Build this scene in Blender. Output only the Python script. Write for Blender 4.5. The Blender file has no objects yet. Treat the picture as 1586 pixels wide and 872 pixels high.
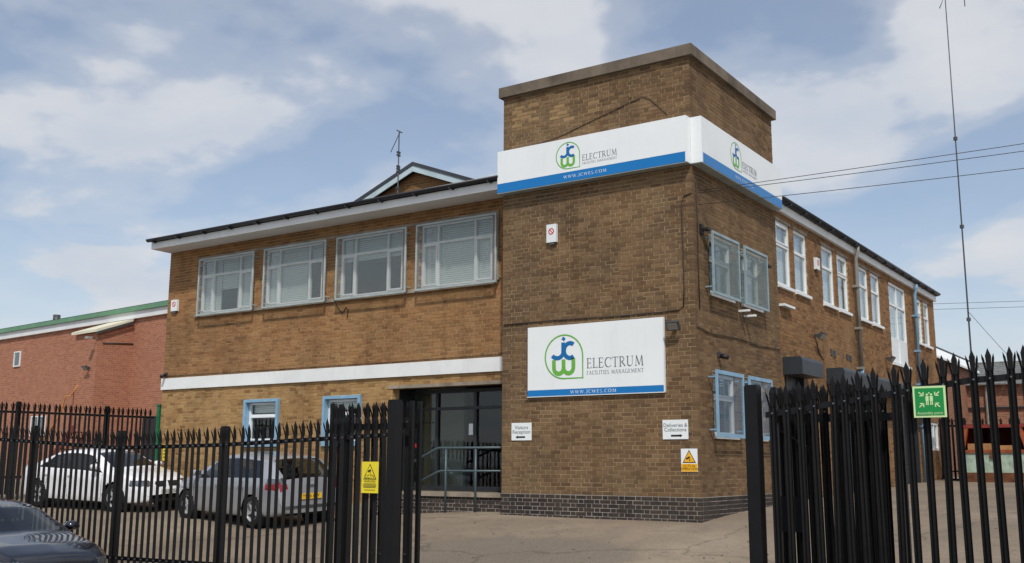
import bpy, math, random
import numpy as np
from mathutils import Vector, Matrix

random.seed(7)
RNG = np.random.default_rng(7)
R = math.radians
scene = bpy.context.scene
COL = scene.collection

# ------------------------------------------------------------------ camera
CAM = Vector((7.4704, -16.8964, 0.9925))
RT = Vector((0.82925065, 0.55885907, 0.00446112))
UP = Vector((0.0938007, -0.14704428, 0.98467223))
FW = Vector((-0.55094899, 0.81612163, 0.17435794))
cd = bpy.data.cameras.new("camera")
cam = bpy.data.objects.new("camera", cd)
COL.objects.link(cam)
cam.matrix_world = Matrix(((RT.x, UP.x, -FW.x, CAM.x), (RT.y, UP.y, -FW.y, CAM.y),
                           (RT.z, UP.z, -FW.z, CAM.z), (0, 0, 0, 1)))
cd.sensor_width = 36.0
cd.sensor_fit = 'HORIZONTAL'
cd.lens = 36.0 * 1601.118 / 1586.0
cd.clip_start = 0.1
cd.clip_end = 3000
scene.camera = cam

# ------------------------------------------------------------------ light
SUN_EL, SUN_AZ = 51.0, 142.0            # azimuth clockwise from +Y
az, el = R(SUN_AZ), R(SUN_EL)
to_sun = Vector((math.sin(az) * math.cos(el), math.cos(az) * math.cos(el), math.sin(el)))
sd = bpy.data.lights.new("sun", 'SUN')
sd.energy = 3.0
sd.angle = R(2.5)
sd.color = (1.0, 0.96, 0.90)
sun = bpy.data.objects.new("sun", sd)
sun.rotation_euler = to_sun.to_track_quat('Z', 'Y').to_euler()
sun.location = to_sun * 80
COL.objects.link(sun)

world = bpy.data.worlds.new("World")
scene.world = world
world.use_nodes = True
wt = world.node_tree
for n in list(wt.nodes):
    wt.nodes.remove(n)


def N(t, kind, **kw):
    n = t.nodes.new(kind)
    for k, v in kw.items():
        setattr(n, k, v)
    return n


def math_n(t, op, a, b=None, c=None):
    n = N(t, 'ShaderNodeMath', operation=op)
    for i, s in enumerate((a, b, c)):
        if s is None:
            continue
        if isinstance(s, (int, float)):
            n.inputs[i].default_value = s
        else:
            t.links.new(s, n.inputs[i])
    return n.outputs[0]


def ramp_n(t, fac, stops, interp='LINEAR'):
    n = N(t, 'ShaderNodeValToRGB')
    cr = n.color_ramp
    cr.interpolation = interp
    while len(cr.elements) < len(stops):
        cr.elements.new(0.5)
    for e, (p, c) in zip(cr.elements, stops):
        e.position = p
        e.color = (c[0], c[1], c[2], 1) if len(c) == 3 else c
    t.links.new(fac, n.inputs[0])
    return n.outputs[0]


def mix_n(t, fac, a, b, mode='MIX'):
    n = N(t, 'ShaderNodeMix', data_type='RGBA', blend_type=mode)
    for idx, s in ((0, fac), (6, a), (7, b)):
        if isinstance(s, (int, float)):
            n.inputs[idx].default_value = s
        elif isinstance(s, tuple):
            n.inputs[idx].default_value = (s[0], s[1], s[2], 1)
        else:
            t.links.new(s, n.inputs[idx])
    return n.outputs[2]


def noise_n(t, vec, scale, detail=4.0, rough=0.55, dist=0.0):
    n = N(t, 'ShaderNodeTexNoise')
    n.inputs['Scale'].default_value = scale
    n.inputs['Detail'].default_value = detail
    n.inputs['Roughness'].default_value = rough
    n.inputs['Distortion'].default_value = dist
    if vec is not None:
        t.links.new(vec, n.inputs['Vector'])
    return n.outputs['Fac']


sky = N(wt, 'ShaderNodeTexSky', sky_type='NISHITA')
sky.sun_disc = False
sky.sun_elevation = el
sky.sun_rotation = az
sky.altitude = 60
sky.air_density = 1.0
sky.dust_density = 1.0
sky.ozone_density = 1.0
tc = N(wt, 'ShaderNodeTexCoord')
sep = N(wt, 'ShaderNodeSeparateXYZ')
wt.links.new(tc.outputs['Generated'], sep.inputs[0])
zz = math_n(wt, 'ADD', math_n(wt, 'MAXIMUM', sep.outputs[2], 0.0), 0.22)
comb = N(wt, 'ShaderNodeCombineXYZ')
wt.links.new(math_n(wt, 'DIVIDE', sep.outputs[0], zz), comb.inputs[0])
wt.links.new(math_n(wt, 'DIVIDE', sep.outputs[1], zz), comb.inputs[1])
comb.inputs[2].default_value = 3.7
n1 = noise_n(wt, comb.outputs[0], 2.1, 8.0, 0.5, 0.1)
n2 = noise_n(wt, comb.outputs[0], 0.6, 3.0, 0.5, 0.0)
cl = math_n(wt, 'ADD', math_n(wt, 'MULTIPLY', n1, 0.75), math_n(wt, 'MULTIPLY', n2, 0.35))
cmask = ramp_n(wt, cl, [(0.50, (0.22,) * 3), (0.555, (0.45,) * 3), (0.60, (0.88,) * 3), (0.68, (0.96,) * 3)], 'EASE')
n3 = noise_n(wt, comb.outputs[0], 3.2, 5.0, 0.55, 0.2)
ccol = ramp_n(wt, n3, [(0.3, (4.7, 5.1, 5.75)), (0.62, (5.75, 5.85, 6.1))])
low = math_n(wt, 'MULTIPLY', math_n(wt, 'SUBTRACT', 1.0, math_n(wt, 'MINIMUM', math_n(wt, 'MULTIPLY', math_n(wt, 'MAXIMUM', sep.outputs[2], 0.0), 3.2), 1.0)), 0.85)
veil = math_n(wt, 'MAXIMUM', cmask, low)          # distant cloud closes up towards the horizon all the way round
skyc = mix_n(wt, veil, sky.outputs[0], ccol)
bg = N(wt, 'ShaderNodeBackground')
bg.inputs[1].default_value = 0.124
wt.links.new(skyc, bg.inputs[0])
wo = N(wt, 'ShaderNodeOutputWorld')
wt.links.new(bg.outputs[0], wo.inputs[0])

scene.view_settings.view_transform = 'Standard'
scene.view_settings.look = 'None'
scene.view_settings.exposure = 0.0
scene.view_settings.gamma = 1.0
scene.view_settings.use_curve_mapping = False
scene.cycles.max_bounces = 8
scene.cycles.transparent_max_bounces = 16
scene.cycles.use_denoising = True

# ------------------------------------------------------------------ materials
MATS = {}


def new_mat(name):
    m = bpy.data.materials.new(name)
    m.use_nodes = True
    t = m.node_tree
    b = t.nodes['Principled BSDF']
    return m, t, b


def srgb(r, g, b):
    f = lambda c: ((c / 255 + 0.055) / 1.055) ** 2.4 if c > 10 else c / 255 / 12.92
    return (f(r), f(g), f(b))


def add_bump(t, b, height, strength=0.3, dist=0.01):
    n = N(t, 'ShaderNodeBump')
    n.inputs['Strength'].default_value = strength
    n.inputs['Distance'].default_value = dist
    t.links.new(height, n.inputs['Height'])
    t.links.new(n.outputs[0], b.inputs['Normal'])


def pos_n(t):
    return N(t, 'ShaderNodeNewGeometry').outputs['Position']


def plain(name, col, rough=0.6, metal=0.0, var=0.12, scale=3.0, bump=0.0, coat=0.0, spec=0.5, streak=0.0):
    """painted / metal / plastic surface with slight soiling"""
    m, t, b = new_mat(name)
    p = pos_n(t)
    n = noise_n(t, p, scale, 5.0, 0.6)
    dark = tuple(c * (1 - var * 1.6) for c in col)
    lite = tuple(min(1, c * (1 + var * 0.7)) for c in col)
    c = ramp_n(t, n, [(0.3, dark), (0.65, lite)])
    if streak > 0:
        mp = N(t, 'ShaderNodeMapping')
        mp.inputs['Scale'].default_value = (9, 9, 0.7)
        t.links.new(p, mp.inputs[0])
        s = noise_n(t, mp.outputs[0], 1.0, 4.0, 0.6)
        sm = ramp_n(t, s, [(0.52, (0,) * 3), (0.75, (streak,) * 3)])
        c = mix_n(t, sm, c, tuple(x * 0.45 for x in col))
    t.links.new(c, b.inputs['Base Color'])
    b.inputs['Roughness'].default_value = rough
    b.inputs['Metallic'].default_value = metal
    b.inputs['Specular IOR Level'].default_value = spec
    if coat:
        b.inputs['Coat Weight'].default_value = coat
        b.inputs['Coat Roughness'].default_value = 0.05
    if bump:
        add_bump(t, b, noise_n(t, p, 60, 3.0), bump, 0.004)
    MATS[name] = m
    return m


def brick_mat(name, cols, stain, stain_amt=0.35, light=None, seed=0.0):
    """fired clay: one tone per brick (attribute or object) + grain + soot/wash stains"""
    m, t, b = new_mat(name)
    at = N(t, 'ShaderNodeAttribute', attribute_name='tone')
    oi = N(t, 'ShaderNodeObjectInfo')
    tone = math_n(t, 'FRACT', math_n(t, 'ADD', at.outputs['Fac'], oi.outputs['Random']))
    k = len(cols)
    c = ramp_n(t, tone, [((i + 0.5) / k, cc) for i, cc in enumerate(cols)])
    p = pos_n(t)
    g = noise_n(t, p, 38.0, 4.0, 0.65)
    c = mix_n(t, 1.0, c, ramp_n(t, g, [(0.25, (0.74,) * 3), (0.5, (0.98,) * 3), (0.75, (1.0,) * 3)]), 'MULTIPLY')
    mp = N(t, 'ShaderNodeMapping')
    mp.inputs['Location'].default_value = (seed, seed * 1.7, seed)
    mp.inputs['Scale'].default_value = (1, 1, 0.75)
    t.links.new(p, mp.inputs[0])
    s = noise_n(t, mp.outputs[0], 0.75, 6.0, 0.62, 0.4)
    sm = ramp_n(t, s, [(0.42, (0,) * 3), (0.66, (stain_amt,) * 3)])
    c = mix_n(t, sm, c, stain)
    if light:
        s2 = noise_n(t, mp.outputs[0], 0.33, 5.0, 0.6, 0.3)
        lm = ramp_n(t, s2, [(0.5, (0,) * 3), (0.68, (0.45,) * 3)])
        c = mix_n(t, lm, c, light)
    mp2 = N(t, 'ShaderNodeMapping')
    mp2.inputs['Location'].default_value = (seed * 2, seed, 0)
    mp2.inputs['Scale'].default_value = (3.2, 3.2, 0.30)
    t.links.new(p, mp2.inputs[0])
    s3 = noise_n(t, mp2.outputs[0], 1.0, 5.0, 0.65, 0.2)
    c = mix_n(t, 1.0, c, ramp_n(t, s3, [(0.30, (0.72, 0.70, 0.68)), (0.5, (0.95, 0.95, 0.95)), (0.7, (1.0, 1.0, 1.0))]), 'MULTIPLY')
    gh = N(t, 'ShaderNodeAttribute', attribute_name='ghost')
    c = mix_n(t, math_n(t, 'MULTIPLY', gh.outputs['Fac'], 0.5), c, srgb(186, 152, 106))
    t.links.new(c, b.inputs['Base Color'])
    b.inputs['Roughness'].default_value = 0.92
    b.inputs['Specular IOR Level'].default_value = 0.2
    add_bump(t, b, g, 0.5, 0.004)
    MATS[name] = m
    return m


brick_mat('brick_brown', [srgb(121, 95, 69), srgb(135, 108, 79), srgb(102, 79, 58), srgb(128, 100, 72), srgb(139, 113, 84), srgb(111, 86, 62)],
          srgb(80, 69, 57), 0.5, srgb(136, 115, 86), 3.1)
brick_mat('brick_tan', [srgb(156, 113, 76), srgb(165, 122, 82), srgb(142, 101, 67), srgb(160, 116, 77), srgb(169, 129, 89), srgb(131, 93, 62)],
          srgb(110, 86, 64), 0.55, srgb(172, 138, 95), 8.3)
brick_mat('brick_buff', [srgb(166, 130, 86), srgb(178, 142, 95), srgb(150, 114, 73), srgb(172, 134, 88), srgb(182, 150, 104), srgb(134, 100, 64)],
          srgb(124, 98, 70), 0.45, srgb(188, 154, 104), 21.7)
brick_mat('brick_orange', [srgb(142, 105, 71), srgb(154, 114, 77), srgb(126, 92, 63), srgb(148, 110, 74), srgb(158, 122, 85), srgb(114, 83, 57)],
          srgb(106, 84, 64), 0.45, srgb(162, 127, 88), 14.2)
brick_mat('brick_engineering', [srgb(56, 51, 50), srgb(66, 58, 55), srgb(46, 43, 44), srgb(62, 55, 52), srgb(74, 62, 55), srgb(50, 47, 48)],
          srgb(92, 82, 72), 0.35, None, 1.0)


def mortar_mat(name, a, bcol):
    m, t, b = new_mat(name)
    p = pos_n(t)
    n = noise_n(t, p, 1.1, 6.0, 0.65)
    c = ramp_n(t, n, [(0.32, a), (0.66, bcol)])
    t.links.new(c, b.inputs['Base Color'])
    b.inputs['Roughness'].default_value = 0.95
    b.inputs['Specular IOR Level'].default_value = 0.1
    add_bump(t, b, noise_n(t, p, 90, 3.0), 0.4, 0.003)
    MATS[name] = m


mortar_mat('mortar_brown', srgb(150, 128, 98), srgb(188, 164, 128))
mortar_mat('mortar_tan', srgb(172, 142, 100), srgb(200, 172, 128))
mortar_mat('mortar_dark', srgb(150, 142, 132), srgb(190, 182, 172))


def brick_texture_mat(name, c1, c2, mort, wash, rot=0.0):
    """far masonry: pieces too small to pick apart at this distance"""
    m, t, b = new_mat(name)
    tcn = N(t, 'ShaderNodeTexCoord')
    sp = N(t, 'ShaderNodeSeparateXYZ')
    t.links.new(tcn.outputs['Object'], sp.inputs[0])
    cb = N(t, 'ShaderNodeCombineXYZ')
    t.links.new(math_n(t, 'ADD', sp.outputs[0], sp.outputs[1]), cb.inputs[0])
    t.links.new(sp.outputs[2], cb.inputs[1])
    br = N(t, 'ShaderNodeTexBrick')
    t.links.new(cb.outputs[0], br.inputs['Vector'])
    br.inputs['Scale'].default_value = 1.0
    br.inputs['Brick Width'].default_value = 0.225
    br.inputs['Row Height'].default_value = 0.075
    br.inputs['Mortar Size'].default_value = 0.006
    br.inputs['Mortar Smooth'].default_value = 0.2
    br.inputs['Color1'].default_value = (*c1, 1)
    br.inputs['Color2'].default_value = (*c2, 1)
    br.inputs['Mortar'].default_value = (*mort, 1)
    p = pos_n(t)
    s = noise_n(t, p, 0.35, 6.0, 0.6, 0.3)
    c = mix_n(t, ramp_n(t, s, [(0.4, (0,) * 3), (0.7, (0.4,) * 3)]), br.outputs['Color'], wash)
    g = noise_n(t, p, 9.0, 4.0, 0.7)
    c = mix_n(t, 1.0, c, ramp_n(t, g, [(0.25, (0.78,) * 3), (0.6, (1.0,) * 3)]), 'MULTIPLY')
    t.links.new(c, b.inputs['Base Color'])
    b.inputs['Roughness'].default_value = 0.9
    b.inputs['Specular IOR Level'].default_value = 0.2
    add_bump(t, b, br.outputs['Fac'], -0.4, 0.006)
    MATS[name] = m


brick_texture_mat('red_masonry', srgb(176, 118, 92), srgb(152, 98, 76), srgb(182, 150, 128), srgb(172, 124, 100))
brick_texture_mat('rear_masonry', srgb(154, 106, 84), srgb(128, 86, 68), srgb(164, 138, 118), srgb(140, 106, 86))
brick_texture_mat('plain_masonry', srgb(140, 100, 62), srgb(118, 86, 54), srgb(160, 130, 96), srgb(110, 86, 60))

plain('white_paint', srgb(232, 234, 232), 0.45, 0, 0.06, 1.5, streak=0.12)
plain('white_upvc', srgb(228, 232, 232), 0.35, 0, 0.05, 2.0)
plain('sign_white', srgb(236, 240, 240), 0.3, 0, 0.03, 0.8, streak=0.07)
plain('sign_blue', srgb(0, 116, 186), 0.3, 0, 0.04, 1.0)
plain('sign_logo_blue', srgb(0, 104, 168), 0.35, 0, 0.03, 1.0)
plain('sign_green', srgb(104, 178, 62), 0.35, 0, 0.04, 1.0)
plain('sign_grey', srgb(96, 100, 104), 0.5, 0, 0.03, 1.0)
plain('sign_light', srgb(214, 228, 240), 0.4, 0, 0.02, 1.0)
plain('sign_black', srgb(24, 24, 26), 0.5, 0, 0.1, 1.0)
plain('sign_yellow', srgb(238, 216, 44), 0.4, 0, 0.04, 2.0)
plain('sign_amber', srgb(240, 178, 30), 0.4, 0, 0.05, 2.0)
plain('sign_red', srgb(200, 40, 36), 0.4, 0, 0.05, 2.0)
plain('safety_green', srgb(16, 142, 66), 0.4, 0, 0.04, 2.0)
plain('glow_border', srgb(206, 232, 170), 0.5, 0, 0.04, 2.0)
plain('concrete_trim', srgb(150, 138, 122), 0.9, 0, 0.25, 2.2, bump=0.3, streak=0.35)
plain('concrete_dark', srgb(112, 100, 86), 0.9, 0, 0.3, 1.8, bump=0.3, streak=0.4)
plain('gutter_black', srgb(40, 42, 48), 0.4, 0, 0.15, 2.0)
plain('roof_felt', srgb(62, 66, 72), 0.9, 0, 0.2, 1.2)
plain('guard_grey', srgb(168, 180, 180), 0.45, 0, 0.12, 4.0)
plain('guard_blue', srgb(142, 162, 168), 0.45, 0, 0.12, 4.0)
plain('barge_paint', srgb(186, 204, 210), 0.5, 0, 0.1, 2.0, streak=0.3)
plain('frame_blue', srgb(132, 170, 196), 0.45, 0, 0.1, 4.0)
plain('frame_dark', srgb(48, 52, 56), 0.4, 0.2, 0.1, 3.0)
plain('rail_paint', srgb(72, 88, 94), 0.4, 0, 0.12, 5.0)
plain('fence_black', srgb(13, 12, 13), 0.5, 0, 0.3, 6.0, spec=0.35)
plain('bolt_steel', srgb(112, 116, 122), 0.4, 0.6, 0.1, 8.0)
plain('shutter_grey', srgb(58, 64, 70), 0.45, 0.3, 0.12, 2.0)
plain('pipe_grey', srgb(140, 136, 128), 0.5, 0, 0.2, 2.0)
plain('pipe_blue', srgb(122, 158, 182), 0.5, 0, 0.15, 2.0)
plain('cable_black', srgb(54, 46, 40), 0.6, 0, 0.1, 2.0)
plain('lamp_grey', srgb(66, 68, 70), 0.4, 0, 0.1, 6.0)
plain('lamp_lens', srgb(150, 148, 140), 0.2, 0, 0.05, 6.0)
plain('green_trim', srgb(100, 146, 112), 0.5, 0, 0.1, 1.5)
plain('cream_sheet', srgb(218, 214, 190), 0.6, 0, 0.08, 1.2)
plain('slate', srgb(112, 114, 112), 0.85, 0, 0.25, 5.0, bump=0.3)
plain('white_sheet', srgb(226, 228, 228), 0.6, 0, 0.08, 0.8)
plain('orange_paint', srgb(164, 84, 50), 0.55, 0, 0.25, 3.0)
plain('red_paint', srgb(140, 54, 46), 0.55, 0, 0.2, 3.0)
plain('mint_paint', srgb(170, 188, 170), 0.6, 0, 0.25, 4.0, streak=0.4)
plain('rust', srgb(112, 68, 40), 0.85, 0, 0.35, 5.0)
plain('cardboard', srgb(176, 130, 84), 0.85, 0, 0.15, 4.0)
plain('green_pole', srgb(30, 112, 74), 0.5, 0, 0.12, 3.0)
plain('stair_red', srgb(120, 44, 36), 0.6, 0, 0.2, 3.0)
plain('stair_yellow', srgb(222, 150, 62), 0.5, 0, 0.1, 3.0)
plain('blue_plastic', srgb(36, 52, 116), 0.5, 0, 0.15, 3.0)
plain('room_wall', srgb(214, 218, 208), 0.9, 0, 0.05, 0.8)
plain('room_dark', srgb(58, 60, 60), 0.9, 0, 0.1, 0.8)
plain('tyre', srgb(26, 26, 27), 0.85, 0, 0.2, 8.0)
plain('alloy', srgb(196, 198, 200), 0.3, 0.4, 0.08, 8.0)
plain('black_plastic', srgb(24, 24, 26), 0.55, 0, 0.15, 8.0)
plain('paint_white', srgb(236, 236, 238), 0.3, 0, 0.03, 2.0, coat=1.0)
plain('paint_silver', srgb(166, 169, 175), 0.28, 0.4, 0.04, 2.0, coat=1.0)
plain('paint_navy', srgb(14, 18, 32), 0.2, 0.2, 0.05, 2.0, coat=1.0)
plain('paint_black', srgb(14, 15, 17), 0.25, 0.2, 0.05, 2.0, coat=1.0)
plain('lamp_red', srgb(138, 16, 22), 0.15, 0, 0.05, 8.0, coat=1.0)
plain('lamp_clear', srgb(116, 120, 124), 0.12, 0.7, 0.08, 12.0, coat=1.0)
plain('plate_yellow', srgb(236, 190, 50), 0.4, 0, 0.03, 4.0)
plain('plate_white', srgb(232, 232, 228), 0.4, 0, 0.03, 4.0)
plain('seat_dark', srgb(40, 42, 46), 0.9, 0, 0.1, 4.0)
plain('pole_wood', srgb(92, 74, 56), 0.9, 0, 0.2, 4.0)


def glass_mat(name, tint, ior=1.5, rough=0.02, refl=1.0):
    m, t, b = new_mat(name)
    t.nodes.remove(b)
    lw = N(t, 'ShaderNodeLayerWeight')
    lw.inputs['Blend'].default_value = 0.5
    f0 = ((ior - 1) / (ior + 1)) ** 2
    fres = math_n(t, 'ADD', math_n(t, 'MULTIPLY', math_n(t, 'POWER', lw.outputs['Facing'], 4.0), 1 - f0), f0)
    tr = N(t, 'ShaderNodeBsdfTransparent')
    tr.inputs[0].default_value = (*tint, 1)
    gl = N(t, 'ShaderNodeBsdfGlossy')
    gl.inputs['Roughness'].default_value = rough
    gl.inputs['Color'].default_value = (0.95, 0.97, 1.0, 1)
    p = pos_n(t)
    bp = N(t, 'ShaderNodeBump')
    bp.inputs['Strength'].default_value = 0.04
    bp.inputs['Distance'].default_value = 0.02
    t.links.new(noise_n(t, p, 1.6, 2.0), bp.inputs['Height'])
    t.links.new(bp.outputs[0], gl.inputs['Normal'])
    mx = N(t, 'ShaderNodeMixShader')
    t.links.new(math_n(t, 'MULTIPLY', fres, refl), mx.inputs[0])
    t.links.new(tr.outputs[0], mx.inputs[1])
    t.links.new(gl.outputs[0], mx.inputs[2])
    t.links.new(mx.outputs[0], t.nodes['Material Output'].inputs[0])
    MATS[name] = m


glass_mat('window_glass', (0.90, 0.93, 0.92), 1.55)
glass_mat('door_glass', (0.66, 0.70, 0.68), 1.5)
glass_mat('car_glass', (0.46, 0.52, 0.51), 1.6)
glass_mat('car_glass_dark', (0.16, 0.19, 0.20), 1.6)


def mesh_mat(name, col, cover):
    """expanded-metal guard: wires finer than a pixel, so the sheet is partly open"""
    m, t, b = new_mat(name)
    b.inputs['Base Color'].default_value = (*col, 1)
    b.inputs['Roughness'].default_value = 0.6
    tr = N(t, 'ShaderNodeBsdfTransparent')
    mx = N(t, 'ShaderNodeMixShader')
    mx.inputs[0].default_value = cover
    t.links.new(tr.outputs[0], mx.inputs[1])
    t.links.new(b.outputs[0], mx.inputs[2])
    t.links.new(mx.outputs[0], t.nodes['Material Output'].inputs[0])
    MATS[name] = m


mesh_mat('guard_mesh', srgb(150, 160, 160), 0.17)
mesh_mat('guard_mesh_dense', srgb(128, 146, 148), 0.36)
mesh_mat('guard_mesh_blue', srgb(120, 144, 164), 0.22)


def blind_mat():
    m, t, b = new_mat('blind')
    p = pos_n(t)
    sp = N(t, 'ShaderNodeSeparateXYZ')
    t.links.new(p, sp.inputs[0])
    w = math_n(t, 'FRACT', math_n(t, 'ADD', math_n(t, 'MULTIPLY', sp.outputs[2], 22.0), math_n(t, 'MULTIPLY', noise_n(t, p, 2.0), 0.8)))
    c = ramp_n(t, w, [(0.0, srgb(150, 154, 150)), (0.35, srgb(236, 238, 236)), (0.9, srgb(228, 230, 228)), (1.0, srgb(150, 154, 150))])
    t.links.new(c, b.inputs['Base Color'])
    b.inputs['Roughness'].default_value = 0.7
    MATS['blind'] = m


blind_mat()


def ground_mat():
    m, t, b = new_mat('yard_surface')
    p = pos_n(t)
    big = noise_n(t, p, 0.22, 6.0, 0.6, 0.6)
    mid = noise_n(t, p, 1.4, 6.0, 0.68, 0.4)
    fine = noise_n(t, p, 26.0, 5.0, 0.75)
    c = ramp_n(t, big, [(0.34, srgb(116, 104, 90)), (0.52, srgb(136, 122, 105)), (0.68, srgb(150, 136, 117))])
    c = mix_n(t, ramp_n(t, mid, [(0.42, (0,) * 3), (0.72, (0.5,) * 3)]), c, srgb(110, 101, 92))
    c = mix_n(t, 0.8, c, ramp_n(t, fine, [(0.28, (0.34,) * 3), (0.5, (0.5,) * 3), (0.76, (0.68,) * 3)]), 'OVERLAY')
    # worn tarmac patch in front of the tower, joints and cracks
    sp = N(t, 'ShaderNodeSeparateXYZ')
    t.links.new(p, sp.inputs[0])
    dx = math_n(t, 'MULTIPLY', math_n(t, 'ADD', sp.outputs[0], 1.6), 0.42)
    dy = math_n(t, 'MULTIPLY', math_n(t, 'ADD', sp.outputs[1], 3.6), 0.62)
    rr = math_n(t, 'SQRT', math_n(t, 'ADD', math_n(t, 'MULTIPLY', dx, dx), math_n(t, 'MULTIPLY', dy, dy)))
    rr = math_n(t, 'ADD', rr, math_n(t, 'MULTIPLY', math_n(t, 'SUBTRACT', mid, 0.5), 1.1))
    c = mix_n(t, ramp_n(t, noise_n(t, p, 0.9, 7.0, 0.7, 1.2), [(0.56, (0,) * 3), (0.60, (0.28,) * 3), (0.72, (0.34,) * 3)]), c, srgb(96, 88, 78))
    pm = ramp_n(t, rr, [(0.82, (0.75,) * 3), (1.06, (0,) * 3)])
    chip = noise_n(t, p, 60.0, 3.0, 0.8)
    pc = ramp_n(t, chip, [(0.35, srgb(74, 68, 62)), (0.55, srgb(122, 112, 100)), (0.75, srgb(160, 150, 136))])
    c = mix_n(t, pm, c, pc)
    vo = N(t, 'ShaderNodeTexVoronoi', feature='DISTANCE_TO_EDGE')
    vo.inputs['Scale'].default_value = 0.16
    wv = N(t, 'ShaderNodeVectorMath', operation='ADD')
    t.links.new(p, wv.inputs[0])
    nn = N(t, 'ShaderNodeTexNoise')
    nn.inputs['Scale'].default_value = 1.3
    nn.inputs['Detail'].default_value = 5
    t.links.new(p, nn.inputs['Vector'])
    t.links.new(nn.outputs['Color'], wv.inputs[1])
    t.links.new(wv.outputs[0], vo.inputs['Vector'])
    cm = ramp_n(t, vo.outputs['Distance'], [(0.0, (0.4,) * 3), (0.003, (0.3,) * 3), (0.007, (0,) * 3)])
    c = mix_n(t, cm, c, srgb(62, 55, 48))
    t.links.new(c, b.inputs['Base Color'])
    b.inputs['Roughness'].default_value = 0.93
    b.inputs['Specular IOR Level'].default_value = 0.2
    h = math_n(t, 'ADD', math_n(t, 'MULTIPLY', fine, 0.6), math_n(t, 'MULTIPLY', chip, 0.4))
    add_bump(t, b, h, 0.6, 0.012)
    MATS['yard_surface'] = m


ground_mat()
plain('asphalt', srgb(70, 70, 70), 0.9, 0, 0.3, 20.0, bump=0.5)
plain('paving', srgb(140, 132, 122), 0.9, 0, 0.25, 6.0, bump=0.4)
plain('grit_stone', srgb(126, 116, 102), 0.9, 0, 0.3, 30.0)
plain('kerbstone', srgb(150, 146, 138), 0.9, 0, 0.2, 6.0, bump=0.3)


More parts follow.
